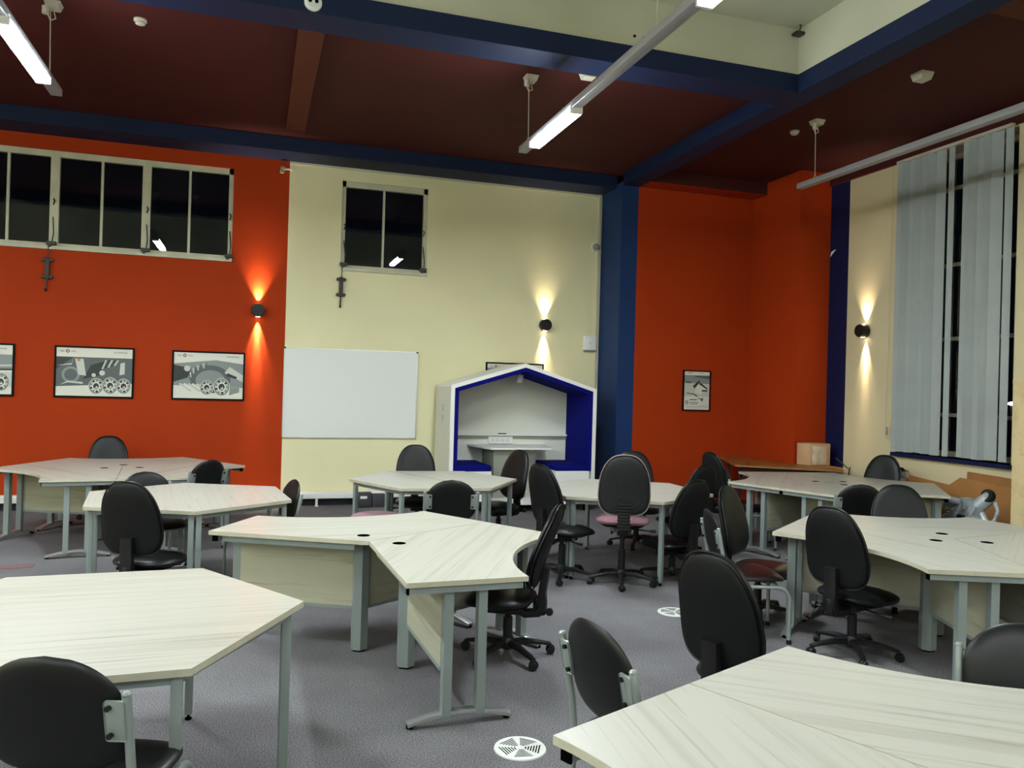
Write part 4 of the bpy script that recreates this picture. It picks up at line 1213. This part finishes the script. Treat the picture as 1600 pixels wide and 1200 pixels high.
t = thing('machine_part', 'grey cast metal machine part with black-ringed ends before the hardboard', 'machine part', (7.02, 6.34, 0), R(-12))
random.seed(8)
mb = MB(CASTM)
mb.tube([(-.05, .02, .35), (0, 0, .5), (.04, -.04, .60), (.10, -.12, .70)], .07, seg=14)
mb.tube([(-.05, .30, .62), (0, .12, .60), (.03, 0, .58), (.05, -.06, .60)], .040, seg=12)
mb.tube([(-.08, .30, .42), (-.03, .14, .46), (.02, .02, .52)], .050, seg=12)
mb.tube([(.05, -.05, .55), (.07, -.14, .42), (.06, -.20, .30)], .035, seg=12)
mb.cbox((0, .05, .42), (.16, .26, .16), b=.04); mb.cbox((.0, .10, .30), (.20, .34, .10), b=.035)
for k in range(7): mb.cyl((-.09, -.06 + k * .05, .36 + .03 * (k % 3)), (-.115, -.06 + k * .05, .36 + .03 * (k % 3)), .013, seg=10)
mb.tube([(-.10, .22, .28), (-.12, .06, .36), (-.10, -.06, .46), (-.04, -.10, .60)], .022, seg=10)
mb.tube([(-.06, .34, .30), (-.10, .20, .40), (-.08, .10, .52), (-.02, .06, .64)], .026, seg=10)
for k in range(5): mb.cbox((-.02, .02 + .012 * k, .60 + .012 * k), (.13, .010, .10 - k * .012), b=.003, rot=Matrix.Rotation(R(20), 3, 'X'))
mb.lathe([(.03, -.02), (.06, -.02), (.06, .02), (.03, .02)], c=(-.05, .18, .50), axis=(-1, .2, .3), seg=20)
mb.lathe([(.02, -.03), (.045, -.03), (.05, .03), (.02, .03)], c=(-.06, .30, .56), axis=(-1, .3, .1), seg=18)
mb.tube([(.10, -.20, .66), (.12, -.22, .58), (.10, -.20, .48), (.05, -.14, .40), (.04, -.16, .30)], .020, seg=10)
for k in range(6):
    a = R(60 * k); mb.cyl((-.115, .18 + .045 * math.cos(a), .50 + .045 * math.sin(a)), (-.095, .18 + .045 * math.cos(a), .50 + .045 * math.sin(a)), .007, seg=8)
mb.build('casting', t)
mb = MB(PLASTIC); mb.lathe([(.028, -.03), (.062, -.03), (.068, -.015), (.068, .015), (.062, .03), (.028, .03)], c=(.075, -.135, .715), axis=(-.8, -.2, .25), seg=28); r_ = mb.build('rubber_ring', t)
mb = MB(SILVER); mb.lathe([(.010, -.035), (.028, -.033), (.028, .036), (.012, .038)], c=(.075, -.135, .715), axis=(-.8, -.2, .25), seg=20); mb.build('bush', r_)
mb = MB(PLASTIC); mb.cbox((-.085, .04, .47), (.05, .09, .055), b=.015); mb.build('black_fitting', t)
mb = MB(PLASTIC); mb.cbox((-.08, .0, .30), (.09, .08, .12), b=.02); mb.build('black_fitting', t)
mb = MB(PLASTIC); mb.cyl((-.06, .24, .58), (-.02, .32, .55), .045); mb.build('black_fitting', t)
mb = MB(DARKMETAL)
for a, b_ in (((-.08, -.02), (-.16, -.14)), ((.08, -.02), (.16, -.14)), ((0, .16), (0, .34))): mb.tube([(a[0] * .6, a[1], .30), (b_[0], b_[1], .015), (b_[0] * 1.2, b_[1], .012)], .014)
mb.build('stand', t)
t = thing('rubber_pulley', 'small black-ringed round part in front of the short hardboard panel', 'pulley', (7.33, 7.62, 0))
mb = MB(PLASTIC); mb.lathe([(.02, -.02), (.052, -.02), (.056, 0), (.052, .02), (.02, .02)], c=(0, 0, .80), axis=(-.8, -.3, .2), seg=24); mb.build('ring', t)
mb = MB(SILVER); mb.lathe([(.004, -.024), (.022, -.022), (.022, .024), (.004, .026)], c=(0, 0, .80), axis=(-.8, -.3, .2), seg=16); mb.build('bush', t)
mb = MB(CASTM); mb.tube([(0, 0, 0), (.01, -.01, .4), (.0, -.0, .77)], .03); mb.cbox((0, -.06, .77), (.05, .10, .08), b=.02); mb.box((-.12, -.12, 0), (.12, .12, .02), b=.004); mb.build('arm', t)

# street lamp outside, seen through the edge of the window
t = thing('street_lamp', 'small bright street lamp outside at the edge of the blinds', 'street lamp', (19.0, 16.0, 0))
mb = MB(DARKMETAL); mb.cyl((0, 0, 0), (0, 0, 1.55), .04); mb.build('pole', t)
mb = MB(LAMPOUT); mb.lathe([(.04, 0), (.10, .03), (.10, .06), (.03, .09)], c=(0, 0, 1.56)); mb.build('lamp_head', t)
